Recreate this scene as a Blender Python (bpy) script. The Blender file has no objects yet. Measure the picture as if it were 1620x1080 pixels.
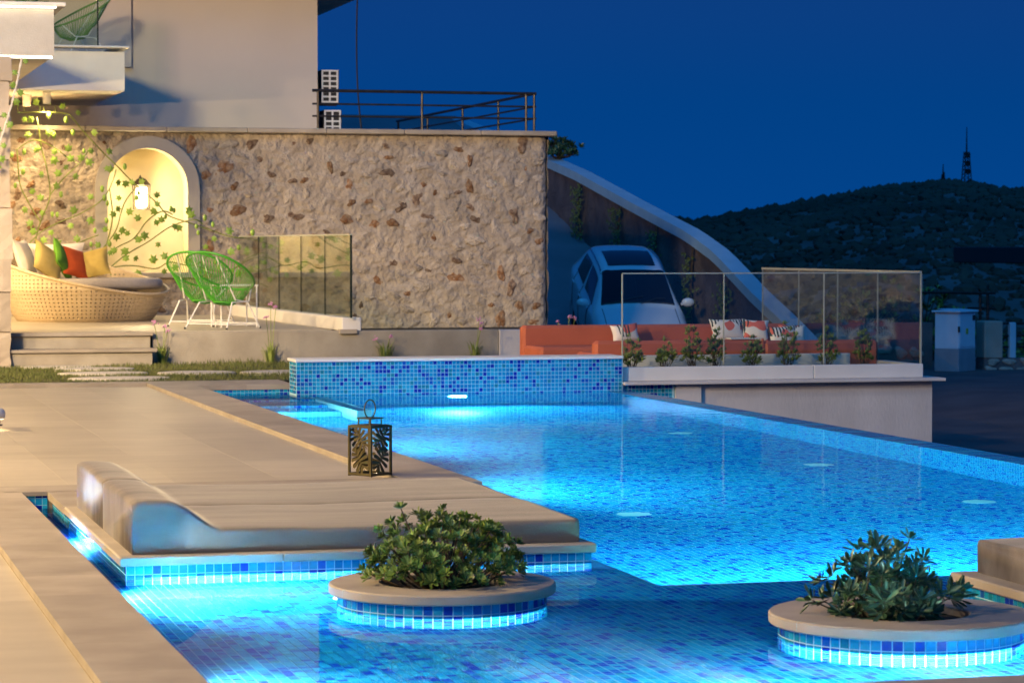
import bpy, math, random
from mathutils import Vector, Matrix, noise
random.seed(7)
R = math.radians
D = bpy.data
S = bpy.context.scene
C = S.collection

# ---------------------------------------------------------------- camera
cd = D.cameras.new('camera'); cam = D.objects.new('camera', cd); C.objects.link(cam)
cam.location = (0, 0, 1.3)
cam.rotation_euler = (R(90 - 2.0245), 0, R(-15.088))
cd.sensor_width = 36; cd.lens = 36 * 4300 / 1620
cd.clip_start = 0.1; cd.clip_end = 5000
cd.dof.use_dof = True; cd.dof.focus_distance = 15.0; cd.dof.aperture_fstop = 9.0
S.camera = cam

# ---------------------------------------------------------------- sky, sun, exposure
SUN_AZ = 200.0
W = D.worlds.new('World'); S.world = W; W.use_nodes = True
wn = W.node_tree; wn.nodes.clear()
wo = wn.nodes.new('ShaderNodeOutputWorld'); bg = wn.nodes.new('ShaderNodeBackground')
sk = wn.nodes.new('ShaderNodeTexSky'); sk.sky_type = 'NISHITA'; sk.sun_disc = False
sk.sun_elevation = R(-2.0); sk.sun_rotation = R(SUN_AZ); sk.ozone_density = 6.0; sk.dust_density = 0.3
# blue hour: an even deep blue, a touch paler towards the horizon all the way round
tcw = wn.nodes.new('ShaderNodeTexCoord'); sxw = wn.nodes.new('ShaderNodeSeparateXYZ'); wn.links.new(tcw.outputs['Generated'], sxw.inputs[0])
rw_ = wn.nodes.new('ShaderNodeValToRGB'); e_ = rw_.color_ramp.elements
e_[0].position = 0.0; e_[0].color = (.0006, .058, .265, 1); e_[1].position = 1.0; e_[1].color = (.002, .050, .22, 1)
e2 = e_.new(.12); e2.color = (.0004, .044, .205, 1)
wn.links.new(sxw.outputs[2], rw_.inputs[0])
addw = wn.nodes.new('ShaderNodeMix'); addw.data_type = 'RGBA'; addw.blend_type = 'ADD'; addw.inputs[0].default_value = .1
wn.links.new(rw_.outputs[0], addw.inputs[6]); wn.links.new(sk.outputs[0], addw.inputs[7])
wn.links.new(addw.outputs[2], bg.inputs[0]); bg.inputs[1].default_value = 1.0
wn.links.new(bg.outputs[0], wo.inputs[0])
sd = D.lights.new('sun', 'SUN'); so = D.objects.new('sun', sd); C.objects.link(so)
sd.energy = 0.85; sd.angle = R(40); sd.color = (0.04, 0.42, 1.0)
so.rotation_euler = (R(90 - 38), 0, R(-20))
S.view_settings.view_transform = 'Standard'; S.view_settings.look = 'None'
S.view_settings.exposure = 0.0; S.view_settings.gamma = 1.0
S.view_settings.use_curve_mapping = False
S.render.engine = 'CYCLES'
cy = S.cycles
cy.use_denoising = True
try: cy.denoiser = 'OPENIMAGEDENOISE'
except Exception: pass
cy.max_bounces = 10; cy.diffuse_bounces = 4; cy.glossy_bounces = 5; cy.transmission_bounces = 8
cy.transparent_max_bounces = 16
cy.caustics_refractive = True; cy.caustics_reflective = False
cy.sample_clamp_indirect = 60; cy.blur_glossy = 0.0

# ---------------------------------------------------------------- helpers
class MB:
    """collects shapes, links them as ONE mesh object"""
    def __init__(s): s.v = []; s.f = []; s.m = []; s.mi = 0
    def add(s, vs, fs):
        b = len(s.v); s.v += [tuple(v) for v in vs]
        for f in fs: s.f.append(tuple(b + i for i in f)); s.m.append(s.mi)
        return s
    def box(s, x0, x1, y0, y1, z0, z1):
        return s.add([(x0,y0,z0),(x1,y0,z0),(x1,y1,z0),(x0,y1,z0),(x0,y0,z1),(x1,y0,z1),(x1,y1,z1),(x0,y1,z1)],
                     [(3,2,1,0),(4,5,6,7),(0,1,5,4),(1,2,6,5),(2,3,7,6),(3,0,4,7)])
    def cbox(s, x0, x1, y0, y1, z0, z1, c=.004):
        """box with all edges chamfered"""
        P = []
        for z, i in ((z0, c), (z0 + c, 0), (z1 - c, 0), (z1, c)):
            xa, xb, ya, yb = x0 + i, x1 - i, y0 + i, y1 - i
            k = c if i == 0 else c * .4
            P += [(xa+k,ya,z),(xb-k,ya,z),(xb,ya+k,z),(xb,yb-k,z),(xb-k,yb,z),(xa+k,yb,z),(xa,yb-k,z),(xa,ya+k,z)]
        F = [tuple(range(7, -1, -1)), tuple(range(24, 32))]
        for r in range(3):
            for j in range(8):
                a = r*8 + j; b = r*8 + (j+1) % 8
                F.append((a, b, b+8, a+8))
        return s.add(P, F)
    def tube(s, pts, r, n=6, close=False):
        pts = [Vector(p) for p in pts]; L = len(pts)
        rs = r if isinstance(r, (list, tuple)) else [r]*L
        vs = []; up = None
        for i, p in enumerate(pts):
            if close: t = pts[(i+1) % L] - pts[i-1]
            else: t = pts[min(i+1, L-1)] - pts[max(i-1, 0)]
            if t.length < 1e-9: t = Vector((0,0,1))
            t.normalize()
            if up is None:
                up = Vector((0,0,1)) if abs(t.z) < .9 else Vector((1,0,0))
            a = t.cross(up)
            if a.length < 1e-6: a = t.cross(Vector((.3,.9,.2)))
            a.normalize(); b = a.cross(t).normalized(); up = b
            for k in range(n):
                th = 2*math.pi*k/n
                vs.append(p + (a*math.cos(th) + b*math.sin(th))*rs[i])
        fs = []
        for i in range(L if close else L-1):
            for k in range(n):
                i2 = (i+1) % L
                fs.append((i*n+k, i*n+(k+1) % n, i2*n+(k+1) % n, i2*n+k))
        if not close:
            fs.append(tuple(range(n-1, -1, -1))); fs.append(tuple((L-1)*n+k for k in range(n)))
        return s.add(vs, fs)
    def lathe(s, prof, cx=0, cy=0, n=32, close=True):
        vs = []; m = len(prof)
        for i in range(n):
            a = 2*math.pi*i/n
            for r, z in prof: vs.append((cx + r*math.cos(a), cy + r*math.sin(a), z))
        fs = []
        for i in range(n):
            j = (i+1) % n
            for k in range(m-1): fs.append((i*m+k, j*m+k, j*m+k+1, i*m+k+1))
        return s.add(vs, fs)
    def grid(s, fn, nu, nv):
        vs = [fn(i/nu, j/nv) for j in range(nv+1) for i in range(nu+1)]
        fs = [(j*(nu+1)+i, j*(nu+1)+i+1, (j+1)*(nu+1)+i+1, (j+1)*(nu+1)+i) for j in range(nv) for i in range(nu)]
        return s.add(vs, fs)
    def prism(s, poly, d):
        """poly: 3D loop, extruded by vector d"""
        n = len(poly); d = Vector(d)
        vs = [Vector(p) for p in poly] + [Vector(p) + d for p in poly]
        fs = [tuple(range(n-1, -1, -1)), tuple(range(n, 2*n))] + [(i, (i+1) % n, (i+1) % n+n, i+n) for i in range(n)]
        return s.add(vs, fs)
    def sphere(s, c, r, nu=10, nv=6, sq=(1,1,1)):
        c = Vector(c)
        return s.grid(lambda u, v: c + Vector((math.cos(2*math.pi*u)*math.sin(math.pi*v)*r*sq[0], math.sin(2*math.pi*u)*math.sin(math.pi*v)*r*sq[1], math.cos(math.pi*v)*r*sq[2])), nu, nv)
    def mesh(s, name, mats, off=(0,0,0), smooth=False):
        me = D.meshes.new(name); ox, oy, oz = off
        me.from_pydata([(x-ox, y-oy, z-oz) for x, y, z in s.v], [], s.f)
        for m in (mats if isinstance(mats, (list, tuple)) else [mats]): me.materials.append(m)
        if any(s.m): me.polygons.foreach_set('material_index', s.m)
        if smooth: me.polygons.foreach_set('use_smooth', [True]*len(me.polygons))
        me.update(); return me

def link(name, me, parent=None, loc=None, rot=None, kind=None):
    o = D.objects.new(name, me); C.objects.link(o)
    if parent is not None: o.parent = parent
    if loc is not None: o.location = loc
    if rot is not None: o.rotation_euler = rot
    if kind: o['kind'] = kind
    return o
def wloc(o):
    v = Vector((0,0,0))
    while o is not None: v = v + o.location; o = o.parent
    return v
def part(mb, name, mat, parent, smooth=False, kind=None):
    """part authored in world coordinates of an unrotated parent"""
    return link(name, mb.mesh(name, mat, wloc(parent), smooth), parent, kind=kind)
def lpart(mb, name, mat, parent, smooth=False, kind=None):
    """part authored in the parent's own coordinates"""
    return link(name, mb.mesh(name, mat, (0,0,0), smooth), parent, kind=kind)
def tag(o, label, cat, group=None):
    o['label'] = label; o['category'] = cat
    if group: o['group'] = group
    return o
def thing(name, label, cat, loc=(0,0,0), rz=0, group=None):
    o = D.objects.new(name, None); C.objects.link(o); o.location = loc; o.rotation_euler = (0,0,rz)
    o.empty_display_size = .1
    return tag(o, label, cat, group)
def solo(mb, name, mat, label, cat, loc=None, smooth=False, group=None, kind=None):
    loc = loc or (0,0,0)
    o = link(name, mb.mesh(name, mat, loc, smooth), None, loc)
    if kind: o['kind'] = kind
    return tag(o, label, cat, group)
def struct(mb, name, mat, label, cat='ground', smooth=False):
    o = link(name, mb.mesh(name, mat, (0,0,0), smooth)); o['kind'] = 'structure'
    return tag(o, label, cat)
def copy_tree(o, parent=None):
    c = o.copy(); C.objects.link(c); c.parent = parent
    for ch in o.children: copy_tree(ch, c)
    return c
def light(kind, loc, energy, color, parent=None, radius=.05, target=None, spot=None, blend=.6, size=None, name='lamp_light'):
    l = D.lights.new(name, kind); l.energy = energy; l.color = color
    if kind in ('POINT', 'SPOT'): l.shadow_soft_size = radius
    if kind == 'SPOT': l.spot_size = R(spot or 120); l.spot_blend = blend
    if kind == 'AREA': l.shape = 'DISK'; l.size = size or .2
    o = D.objects.new(name, l); C.objects.link(o)
    o.location = Vector(loc) - (wloc(parent) if parent else Vector((0,0,0)))
    if parent: o.parent = parent
    if target is not None:
        d = Vector(target) - Vector(loc); o.rotation_euler = d.to_track_quat('-Z', 'Y').to_euler()
    return o

# ---------------------------------------------------------------- materials
def nodes(name):
    m = D.materials.new(name); m.use_nodes = True; t = m.node_tree
    return m, t, t.nodes['Principled BSDF']
def pmat(name, c1, c2=None, scale=6, rough=.6, bump=0, bscale=None, metal=0, stretch=(1,1,1), rnd=0, detail=6, spec=.5, bdist=.01, coat=0, wear=0):
    m, t, b = nodes(name); N = t.nodes.new; L = t.links.new
    c2 = c2 or tuple(x*.8 for x in c1)
    tc = N('ShaderNodeTexCoord'); mp = N('ShaderNodeMapping'); mp.inputs['Scale'].default_value = stretch
    L(tc.outputs['Object'], mp.inputs[0])
    nz = N('ShaderNodeTexNoise'); nz.inputs['Scale'].default_value = scale; nz.inputs['Detail'].default_value = detail
    L(mp.outputs[0], nz.inputs[0])
    cr = N('ShaderNodeValToRGB'); cr.color_ramp.elements[0].position = .32; cr.color_ramp.elements[1].position = .68
    cr.color_ramp.elements[0].color = (*c1, 1); cr.color_ramp.elements[1].color = (*c2, 1)
    L(nz.outputs[0], cr.inputs[0]); out = cr.outputs[0]
    if wear:
        wz = N('ShaderNodeTexNoise'); wz.inputs['Scale'].default_value = wear; wz.inputs['Detail'].default_value = 5; wz.inputs['Roughness'].default_value = .65
        g_ = N('ShaderNodeNewGeometry'); L(g_.outputs['Position'], wz.inputs[0])
        wr = N('ShaderNodeMapRange'); wr.inputs[1].default_value = .35; wr.inputs[2].default_value = .65; wr.inputs[3].default_value = .88; wr.inputs[4].default_value = 1.05; L(wz.outputs[0], wr.inputs[0])
        wm = N('ShaderNodeVectorMath'); wm.operation = 'SCALE'; L(out, wm.inputs[0]); L(wr.outputs[0], wm.inputs['Scale']); out = wm.outputs[0]
    if rnd:
        oi = N('ShaderNodeObjectInfo'); ma = N('ShaderNodeMapRange')
        ma.inputs[3].default_value = 1 - rnd; ma.inputs[4].default_value = 1 + rnd
        L(oi.outputs['Random'], ma.inputs[0])
        mx = N('ShaderNodeVectorMath'); mx.operation = 'SCALE'
        L(out, mx.inputs[0]); L(ma.outputs[0], mx.inputs['Scale']); out = mx.outputs[0]
    L(out, b.inputs['Base Color'])
    b.inputs['Roughness'].default_value = rough; b.inputs['Metallic'].default_value = metal
    b.inputs['Specular IOR Level'].default_value = spec
    if coat: b.inputs['Coat Weight'].default_value = coat; b.inputs['Coat Roughness'].default_value = .04
    if bump:
        n2 = N('ShaderNodeTexNoise'); n2.inputs['Scale'].default_value = bscale or scale*4; n2.inputs['Detail'].default_value = 8
        L(mp.outputs[0], n2.inputs[0])
        bp = N('ShaderNodeBump'); bp.inputs['Strength'].default_value = bump; bp.inputs['Distance'].default_value = bdist
        L(n2.outputs[0], bp.inputs['Height']); L(bp.outputs[0], b.inputs['Normal'])
    return m
def emat(name, col, s):
    m, t, b = nodes(name); b.inputs['Base Color'].default_value = (*col, 1)
    b.inputs['Emission Color'].default_value = (*col, 1); b.inputs['Emission Strength'].default_value = s
    return m
def glassmat(name, tintc, fres=1.5, boost=1.0, rough=0.0):
    """architectural glass: fresnel reflection over a tinted clear body"""
    m = D.materials.new(name); m.use_nodes = True; t = m.node_tree; t.nodes.clear(); N = t.nodes.new; L = t.links.new
    o = N('ShaderNodeOutputMaterial'); mx = N('ShaderNodeMixShader'); tr = N('ShaderNodeBsdfTransparent'); gl = N('ShaderNodeBsdfGlossy')
    fr = N('ShaderNodeFresnel'); ge = N('ShaderNodeNewGeometry'); mi = N('ShaderNodeMapRange')
    mi.inputs[3].default_value = fres; mi.inputs[4].default_value = 1/fres      # the same reflectance on both faces of the pane
    L(ge.outputs['Backfacing'], mi.inputs[0]); L(mi.outputs[0], fr.inputs[0])
    tr.inputs[0].default_value = (*tintc, 1); gl.inputs['Roughness'].default_value = rough
    L(fr.outputs[0], mx.inputs[0]); L(tr.outputs[0], mx.inputs[1]); L(gl.outputs[0], mx.inputs[2]); L(mx.outputs[0], o.inputs[0])
    return m
TP = .037   # mosaic pitch
TILE_COL = [((.006,.295,.54), .31), ((.005,.225,.50), .28), ((.020,.375,.60), .13), ((.003,.028,.38), .12), ((.005,.090,.44), .08), ((.010,.220,.34), .08)]
def tilemat_solid(i, c):
    m = pmat('mosaic_tile_%d' % i, c, tuple(x*.82 for x in c), scale=60, rough=.18, rnd=.12, spec=.5)
    return m
TILES = [tilemat_solid(i, c) for i, (c, w) in enumerate(TILE_COL)]
def tile_pick(rg):
    x = rg.random(); a = 0
    for i, (c, w) in enumerate(TILE_COL):
        a += w
        if x < a: return i
    return 0
def tilemat(name, ax):
    """procedural mosaic for the surfaces too far or too deep to pick tiles apart; ax = two axes"""
    m, t, b = nodes(name); N = t.nodes.new; L = t.links.new
    g = N('ShaderNodeNewGeometry'); sx = N('ShaderNodeSeparateXYZ'); L(g.outputs['Position'], sx.inputs[0])
    fl = []; fr = []
    for a in ax:
        mu = N('ShaderNodeMath'); mu.operation = 'MULTIPLY'; mu.inputs[1].default_value = 1/TP; L(sx.outputs[a], mu.inputs[0])
        f = N('ShaderNodeMath'); f.operation = 'FLOOR'; L(mu.outputs[0], f.inputs[0]); fl.append(f)
        k = N('ShaderNodeMath'); k.operation = 'FRACT'; L(mu.outputs[0], k.inputs[0])
        c = N('ShaderNodeMath'); c.operation = 'LESS_THAN'; c.inputs[1].default_value = .08; L(k.outputs[0], c.inputs[0]); fr.append(c)
    cb = N('ShaderNodeCombineXYZ'); L(fl[0].outputs[0], cb.inputs[0]); L(fl[1].outputs[0], cb.inputs[1])
    wn_ = N('ShaderNodeTexWhiteNoise'); wn_.noise_dimensions = '2D'; L(cb.outputs[0], wn_.inputs['Vector'])
    cr = N('ShaderNodeValToRGB'); cr.color_ramp.interpolation = 'CONSTANT'; E = cr.color_ramp.elements
    acc = 0
    for i, (c, w) in enumerate(TILE_COL):
        e = E[i] if i < 2 else E.new(acc)
        e.position = acc; e.color = (*c, 1); acc += w
    L(wn_.outputs['Value'], cr.inputs[0])
    mxm = N('ShaderNodeMath'); mxm.operation = 'MAXIMUM'; L(fr[0].outputs[0], mxm.inputs[0]); L(fr[1].outputs[0], mxm.inputs[1])
    mx = N('ShaderNodeMix'); mx.data_type = 'RGBA'; L(mxm.outputs[0], mx.inputs[0]); L(cr.outputs[0], mx.inputs[6]); mx.inputs[7].default_value = (.28,.58,.70,1)
    L(mx.outputs[2], b.inputs['Base Color']); b.inputs['Roughness'].default_value = .25
    return m
M = {}
M['tXY'] = tilemat('mosaic_floor', (0, 1)); M['tXZ'] = tilemat('mosaic_wall_x', (0, 2)); M['tYZ'] = tilemat('mosaic_wall_y', (1, 2))
M['grout'] = pmat('pale_grout', (.38,.64,.76), (.32,.57,.69), 40, .8)
M['deck'] = pmat('deck_porcelain', (.475,.415,.31), (.43,.37,.275), 2.2, .45, .12, 30, stretch=(.7,3,3), rnd=.06, spec=.35, bdist=.004, wear=.7)
M['coping'] = pmat('coping_stone', (.40,.345,.275), (.30,.255,.20), 3, .55, .2, 50, stretch=(1,1,1), rnd=.07, spec=.3, bdist=.003, wear=1.6)
M['palestone'] = pmat('pale_stepping_stone', (.64,.58,.48), (.55,.49,.40), 5, .8, .3, 40, rnd=.05)
M['joint'] = pmat('joint_mortar', (.30,.25,.19), None, 20, .9)
M['concrete'] = pmat('terrace_concrete', (.40,.355,.28), (.30,.26,.20), 2.5, .75, .25, 40, rnd=.05, wear=1.5)
M['plaster'] = pmat('white_plaster', (.62,.58,.55), (.54,.50,.47), 2.0, .85, .35, 45, stretch=(1,1,.35), wear=1.2)
M['house'] = pmat('house_render', (.63,.545,.465), (.585,.505,.43), .7, .9, .1, 60)
M['white'] = pmat('white_paint', (.74,.71,.66), (.68,.65,.60), 3, .6, .08, 60)
M['balc'] = pmat('balcony_render', (.52,.49,.44), (.46,.43,.385), 3, .85, .3, 60, wear=1.5)
M['whitemetal'] = pmat('white_powder_coat', (.75,.73,.69), (.7,.68,.64), 10, .35)
M['darkmetal'] = pmat('dark_metal', (.055,.045,.04), (.03,.025,.022), 12, .4, metal=.6)
M['mortar'] = pmat('lime_mortar', (.46,.385,.305), (.32,.26,.20), 5, .95, 1.0, 16, bdist=.05, wear=2.2)
M['st0'] = pmat('stone_pale', (.47,.395,.315), (.34,.28,.215), 1.6, .9, .9, 5, rnd=.2, bdist=.02)
M['st1'] = pmat('stone_brown', (.20,.08,.026), (.38,.27,.17), 1.5, .9, .9, 5, rnd=.3, bdist=.02)
M['st2'] = pmat('stone_dark', (.10,.055,.035), (.34,.25,.17), 1.7, .9, .9, 5, rnd=.3, bdist=.02)
M['st3'] = pmat('stone_grey', (.40,.34,.28), (.28,.235,.19), 1.6, .9, .9, 5, rnd=.2, bdist=.02)
M['niche'] = pmat('niche_cream', (.74,.64,.44), (.68,.58,.39), 2, .8, .1, 40)
M['surround'] = pmat('niche_surround', (.40,.36,.32), (.35,.31,.28), 3, .85, .15, 50)
M['velvet'] = pmat('taupe_velvet', (.20,.165,.13), (.085,.067,.052), 3.2, .92, .35, 160, stretch=(.45,2.6,1.2), bdist=.003)
M['velvet'].node_tree.nodes['Principled BSDF'].inputs['Sheen Weight'].default_value = .35
M['glass'] = glassmat('rail_glass', (.93,.96,.94), 1.5)
M['glassg'] = glassmat('green_glass', (.90,.94,.84), 1.5)
M['edge'] = pmat('glass_edge', (.42,.44,.38), (.34,.36,.31), 30, .2)
M['glassdark'] = pmat('glass_dark_seal', (.02,.03,.02), None, 10, .2)
M['wicker'] = pmat('wicker_cream', (.66,.52,.33), (.56,.43,.25), 30, .6, .3, 90)
M['fabricgrey'] = pmat('mattress_fabric', (.42,.37,.33), (.37,.33,.29), 30, .9, .2, 200)
M['fabricwhite'] = pmat('cushion_white', (.72,.66,.58), (.64,.58,.5), 8, .9, .2, 120)
M['fabricyellow'] = pmat('cushion_yellow', (.58,.44,.14), (.48,.36,.10), 8, .9, .2, 120)
M['fabricmustard'] = pmat('cushion_mustard', (.50,.37,.10), (.40,.29,.07), 8, .9, .2, 120)
M['fabricgreen'] = pmat('cushion_green', (.16,.40,.03), (.12,.32,.02), 8, .9, .2, 120)
M['fabricorange'] = pmat('cushion_orange', (.75,.12,.02), (.62,.09,.015), 8, .9, .2, 120)
M['cord'] = pmat('green_cord', (.07,.36,.02), (.05,.28,.015), 40, .4, rnd=.1)
M['cordold'] = pmat('pale_green_cord', (.20,.36,.06), (.15,.28,.04), 40, .4)
M['sofa'] = pmat('terracotta_upholstery', (.52,.13,.065), (.45,.11,.055), 3, .7, .1, 80)
M['leafpaint'] = pmat('vine_leaf_paint', (.27,.40,.06), (.17,.30,.035), 20, .5, rnd=.25)
M['stempaint'] = pmat('vine_stem_paint', (.20,.24,.05), (.14,.17,.03), 20, .5)
M['bark'] = pmat('twig_bark', (.10,.07,.04), (.06,.04,.025), 30, .9)
M['leafA'] = pmat('pittosporum_leaf', (.105,.19,.035), (.065,.135,.022), 14, .38, rnd=.45)
M['leafA2'] = pmat('pittosporum_young_leaf', (.22,.28,.05), (.13,.20,.03), 14, .4, rnd=.35)
M['leafB'] = pmat('dark_leaf', (.045,.105,.045), (.028,.075,.03), 14, .35, rnd=.4)
M['leafC'] = pmat('small_shrub_leaf', (.27,.32,.07), (.16,.22,.04), 14, .5, rnd=.3)
M['soil'] = pmat('soil', (.035,.026,.018), (.02,.015,.01), 30, .95, .5, 60)
M['grass'] = pmat('grass_blade', (.13,.135,.03), (.085,.11,.022), 3, .7)
M['lawn'] = pmat('lawn_ground', (.13,.105,.045), (.08,.085,.03), 4, .95, .5, 50)
M['flower'] = pmat('pink_flower', (.62,.30,.50), (.5,.22,.42), 20, .6)
M['lantern'] = pmat('lantern_olive_metal', (.12,.10,.045), (.085,.07,.03), 14, .42, metal=.7)
M['road'] = pmat('asphalt_dusty', (.12,.095,.09), (.075,.06,.06), 1.2, .9, .4, 30)
M['ground'] = pmat('dry_ground', (.10,.08,.06), (.06,.05,.035), .3, .95, .4, 6)
M['drive'] = pmat('driveway_concrete', (.19,.20,.22), (.14,.15,.165), .8, .85, .3, 30)
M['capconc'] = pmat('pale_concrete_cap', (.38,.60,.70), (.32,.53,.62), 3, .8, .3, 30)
M['rubble'] = pmat('rubble_wall', (.17,.14,.13), (.09,.075,.075), 2.2, .95, .8, 14, bdist=.03)
M['hill'] = pmat('hill_scrub_ground', (.15,.14,.125), (.07,.066,.055), .05, .95)
M['scrub'] = pmat('hill_scrub', (.06,.065,.045), (.022,.027,.017), .05, .95)
M['carpaint'] = pmat('white_car_paint', (.72,.75,.78), (.70,.73,.76), 1, .22, coat=1.0)
M['carglass'] = pmat('car_glass', (.006,.007,.009), (.008,.009,.011), 2, .05, spec=.6)
M['rubber'] = pmat('rubber', (.012,.012,.012), None, 20, .8)
M['chrome'] = pmat('chrome', (.6,.6,.6), None, 5, .15, metal=1)
M['dark'] = pmat('dark_panel', (.02,.018,.016), (.014,.012,.011), 5, .6)
M['cabinet'] = pmat('cabinet_white', (.80,.80,.84), (.74,.74,.78), 4, .5, rnd=.03)
M['cabbase'] = pmat('cabinet_base', (.34,.33,.35), (.28,.27,.29), 4, .8)
M['signyellow'] = pmat('yellow_sticker', (.65,.5,.03), None, 10, .6)
M['lampglow'] = emat('lamp_glow', (1.0,.84,.52), 4)
M['ledstrip'] = emat('led_strip', (1.0,.90,.72), 3)
M['poollamp'] = emat('pool_lamp_glow', (.72,.95,1.0), 18)
M['fairy'] = emat('fairy_light', (1.0,.78,.5), 10)
M['redled'] = emat('red_led', (1.0,.03,.02), 3)

def watermat():
    m = D.materials.new('pool_water'); m.use_nodes = True; t = m.node_tree; t.nodes.clear(); N = t.nodes.new; L = t.links.new
    o = N('ShaderNodeOutputMaterial'); g = N('ShaderNodeBsdfRefraction'); g.inputs['IOR'].default_value = 1.33; gl = N('ShaderNodeBsdfGlossy'); gl.inputs['Roughness'].default_value = 0
    fr = N('ShaderNodeFresnel'); fr.inputs[0].default_value = 1.33; hf = N('ShaderNodeMath'); hf.operation = 'MULTIPLY'; hf.inputs[1].default_value = .6; L(fr.outputs[0], hf.inputs[0]); mxs = N('ShaderNodeMixShader')
    g.inputs['Roughness'].default_value = 0.0; g.inputs['Color'].default_value = (.82,.98,1.0,1)
    tc = N('ShaderNodeTexCoord'); mp = N('ShaderNodeMapping'); mp.inputs['Scale'].default_value = (1,1,1)
    L(tc.outputs['Object'], mp.inputs[0])
    n1 = N('ShaderNodeTexNoise'); n1.inputs['Scale'].default_value = 5.5; n1.inputs['Detail'].default_value = 2.0
    L(mp.outputs[0], n1.inputs[0])
    # calm by the shelf, livelier over the deep end
    sx = N('ShaderNodeSeparateXYZ'); L(tc.outputs['Object'], sx.inputs[0])
    mr = N('ShaderNodeMapRange'); mr.inputs[1].default_value = 9.5; mr.inputs[2].default_value = 14; mr.inputs[3].default_value = .08; mr.inputs[4].default_value = 1.0
    L(sx.outputs[1], mr.inputs[0])
    mu = N('ShaderNodeMath'); mu.operation = 'MULTIPLY'; L(n1.outputs[0], mu.inputs[0]); L(mr.outputs[0], mu.inputs[1])
    bp = N('ShaderNodeBump'); bp.inputs['Strength'].default_value = 1.0; bp.inputs['Distance'].default_value = .0022
    L(mu.outputs[0], bp.inputs['Height']); L(bp.outputs[0], g.inputs['Normal']); L(bp.outputs[0], gl.inputs['Normal']); L(bp.outputs[0], fr.inputs['Normal'])
    L(hf.outputs[0], mxs.inputs[0]); L(g.outputs[0], mxs.inputs[1]); L(gl.outputs[0], mxs.inputs[2]); L(mxs.outputs[0], o.inputs[0])
    return m
M['water'] = watermat()

# ================================================================ THE LARGE STRUCTURE
ZW = -.09        # water level
ZS = -.33        # shelf floor
ZD = -1.5        # deep floor
WARM = (1.0, .70, .34)

# ---- ground sheet, road, driveway
struct(MB().grid(lambda u, v: (-900+u*1900, -60+v*1500, -14 - 0*u), 8, 8), 'ground', M['ground'], 'dark dry ground reaching to the horizon', 'ground')
def road_z(x, y): return -1.12 + .2*min(1, max(0, (x-15.6)/2.2)) + .02*noise.noise(Vector((x*.6, y*.6, 0)))
struct(MB().grid(lambda u, v: (7.85+u*40, -4+v*64, road_z(7.85+u*40, -4+v*64)), 60, 80), 'road', M['road'], 'dusty dark road beyond the pool edge and the white wall', 'road', True)
def drive_z(y): return -1.07 if y < 42.0 else -1.07 + (y-42.0)*.27
struct(MB().grid(lambda u, v: (10.6+u*4.75, 38+v*24, drive_z(38+v*24)), 6, 48), 'driveway', M['drive'], 'steep concrete driveway rising behind the stone wall', 'driveway', True)

# ---- hill
def ray_x(px): return math.tan(math.atan((px-810)/4300) + R(15.088))
CREST = [(900,372),(1040,345),(1075,352),(1095,357),(1115,352),(1180,340),(1260,325),(1330,312),(1400,298),(1450,293),(1500,287),(1540,289),(1580,300),(1620,302),(1700,306),(1800,330),(2000,360)]
def crest(px):
    for (a, ya), (b, yb) in zip(CREST, CREST[1:]):
        if a <= px <= b: return ya + (yb-ya)*(px-a)/(b-a)
    return 360
def hill_pt(px, d):
    k = ray_x(px); y = d; x = k*d
    zc = 1.3 + (388-crest(px))/4300*430/math.cos(R(15))*1.0
    t = min(1, max(0, (d-110)/320)); t = t**.8
    z = -13 + (zc+13)*t
    if d > 430: z = zc - (d-430)*.12
    z += (noise.fractal(Vector((x*.02, y*.02, 3)), 1, 2, 4))*1.6*math.sin(math.pi*min(1, t))**.5 if t < 1 else 0
    return (x, y, z)
hill = struct(MB().grid(lambda u, v: hill_pt(880+u*1100, 110+v*400), 110, 70), 'hill', M['hill'], 'dark scrub covered hill under the evening sky', 'hill', True)
rg = random.Random(3); mb = MB()
ICO = None
def ico():
    import bmesh
    bm = bmesh.new(); bmesh.ops.create_icosphere(bm, subdivisions=1, radius=1)
    v = [tuple(x.co) for x in bm.verts]; f = [tuple(w.index for w in x.verts) for x in bm.faces]; bm.free(); return v, f
IV, IF = ico()
for i in range(7000):
    px = rg.uniform(1000, 1760); d = 430 - 300*rg.random()**1.5 if i > 1100 else rg.uniform(405, 440)
    p = hill_pt(px, d); r = rg.uniform(.35, 1.25)**1.3*(.5+d/900)
    vs = []
    for v in IV:
        k = r*rg.uniform(.55, 1.2)
        vs.append((p[0]+v[0]*k*1.05, p[1]+v[1]*k*1.05, p[2]+v[2]*k*.85+r*.15))
    mb.add(vs, IF)
o = solo(mb, 'hillside_scrub', M['scrub'], 'dark low scrub bushes spread over the whole hillside', 'scrub', kind='stuff')

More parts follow.
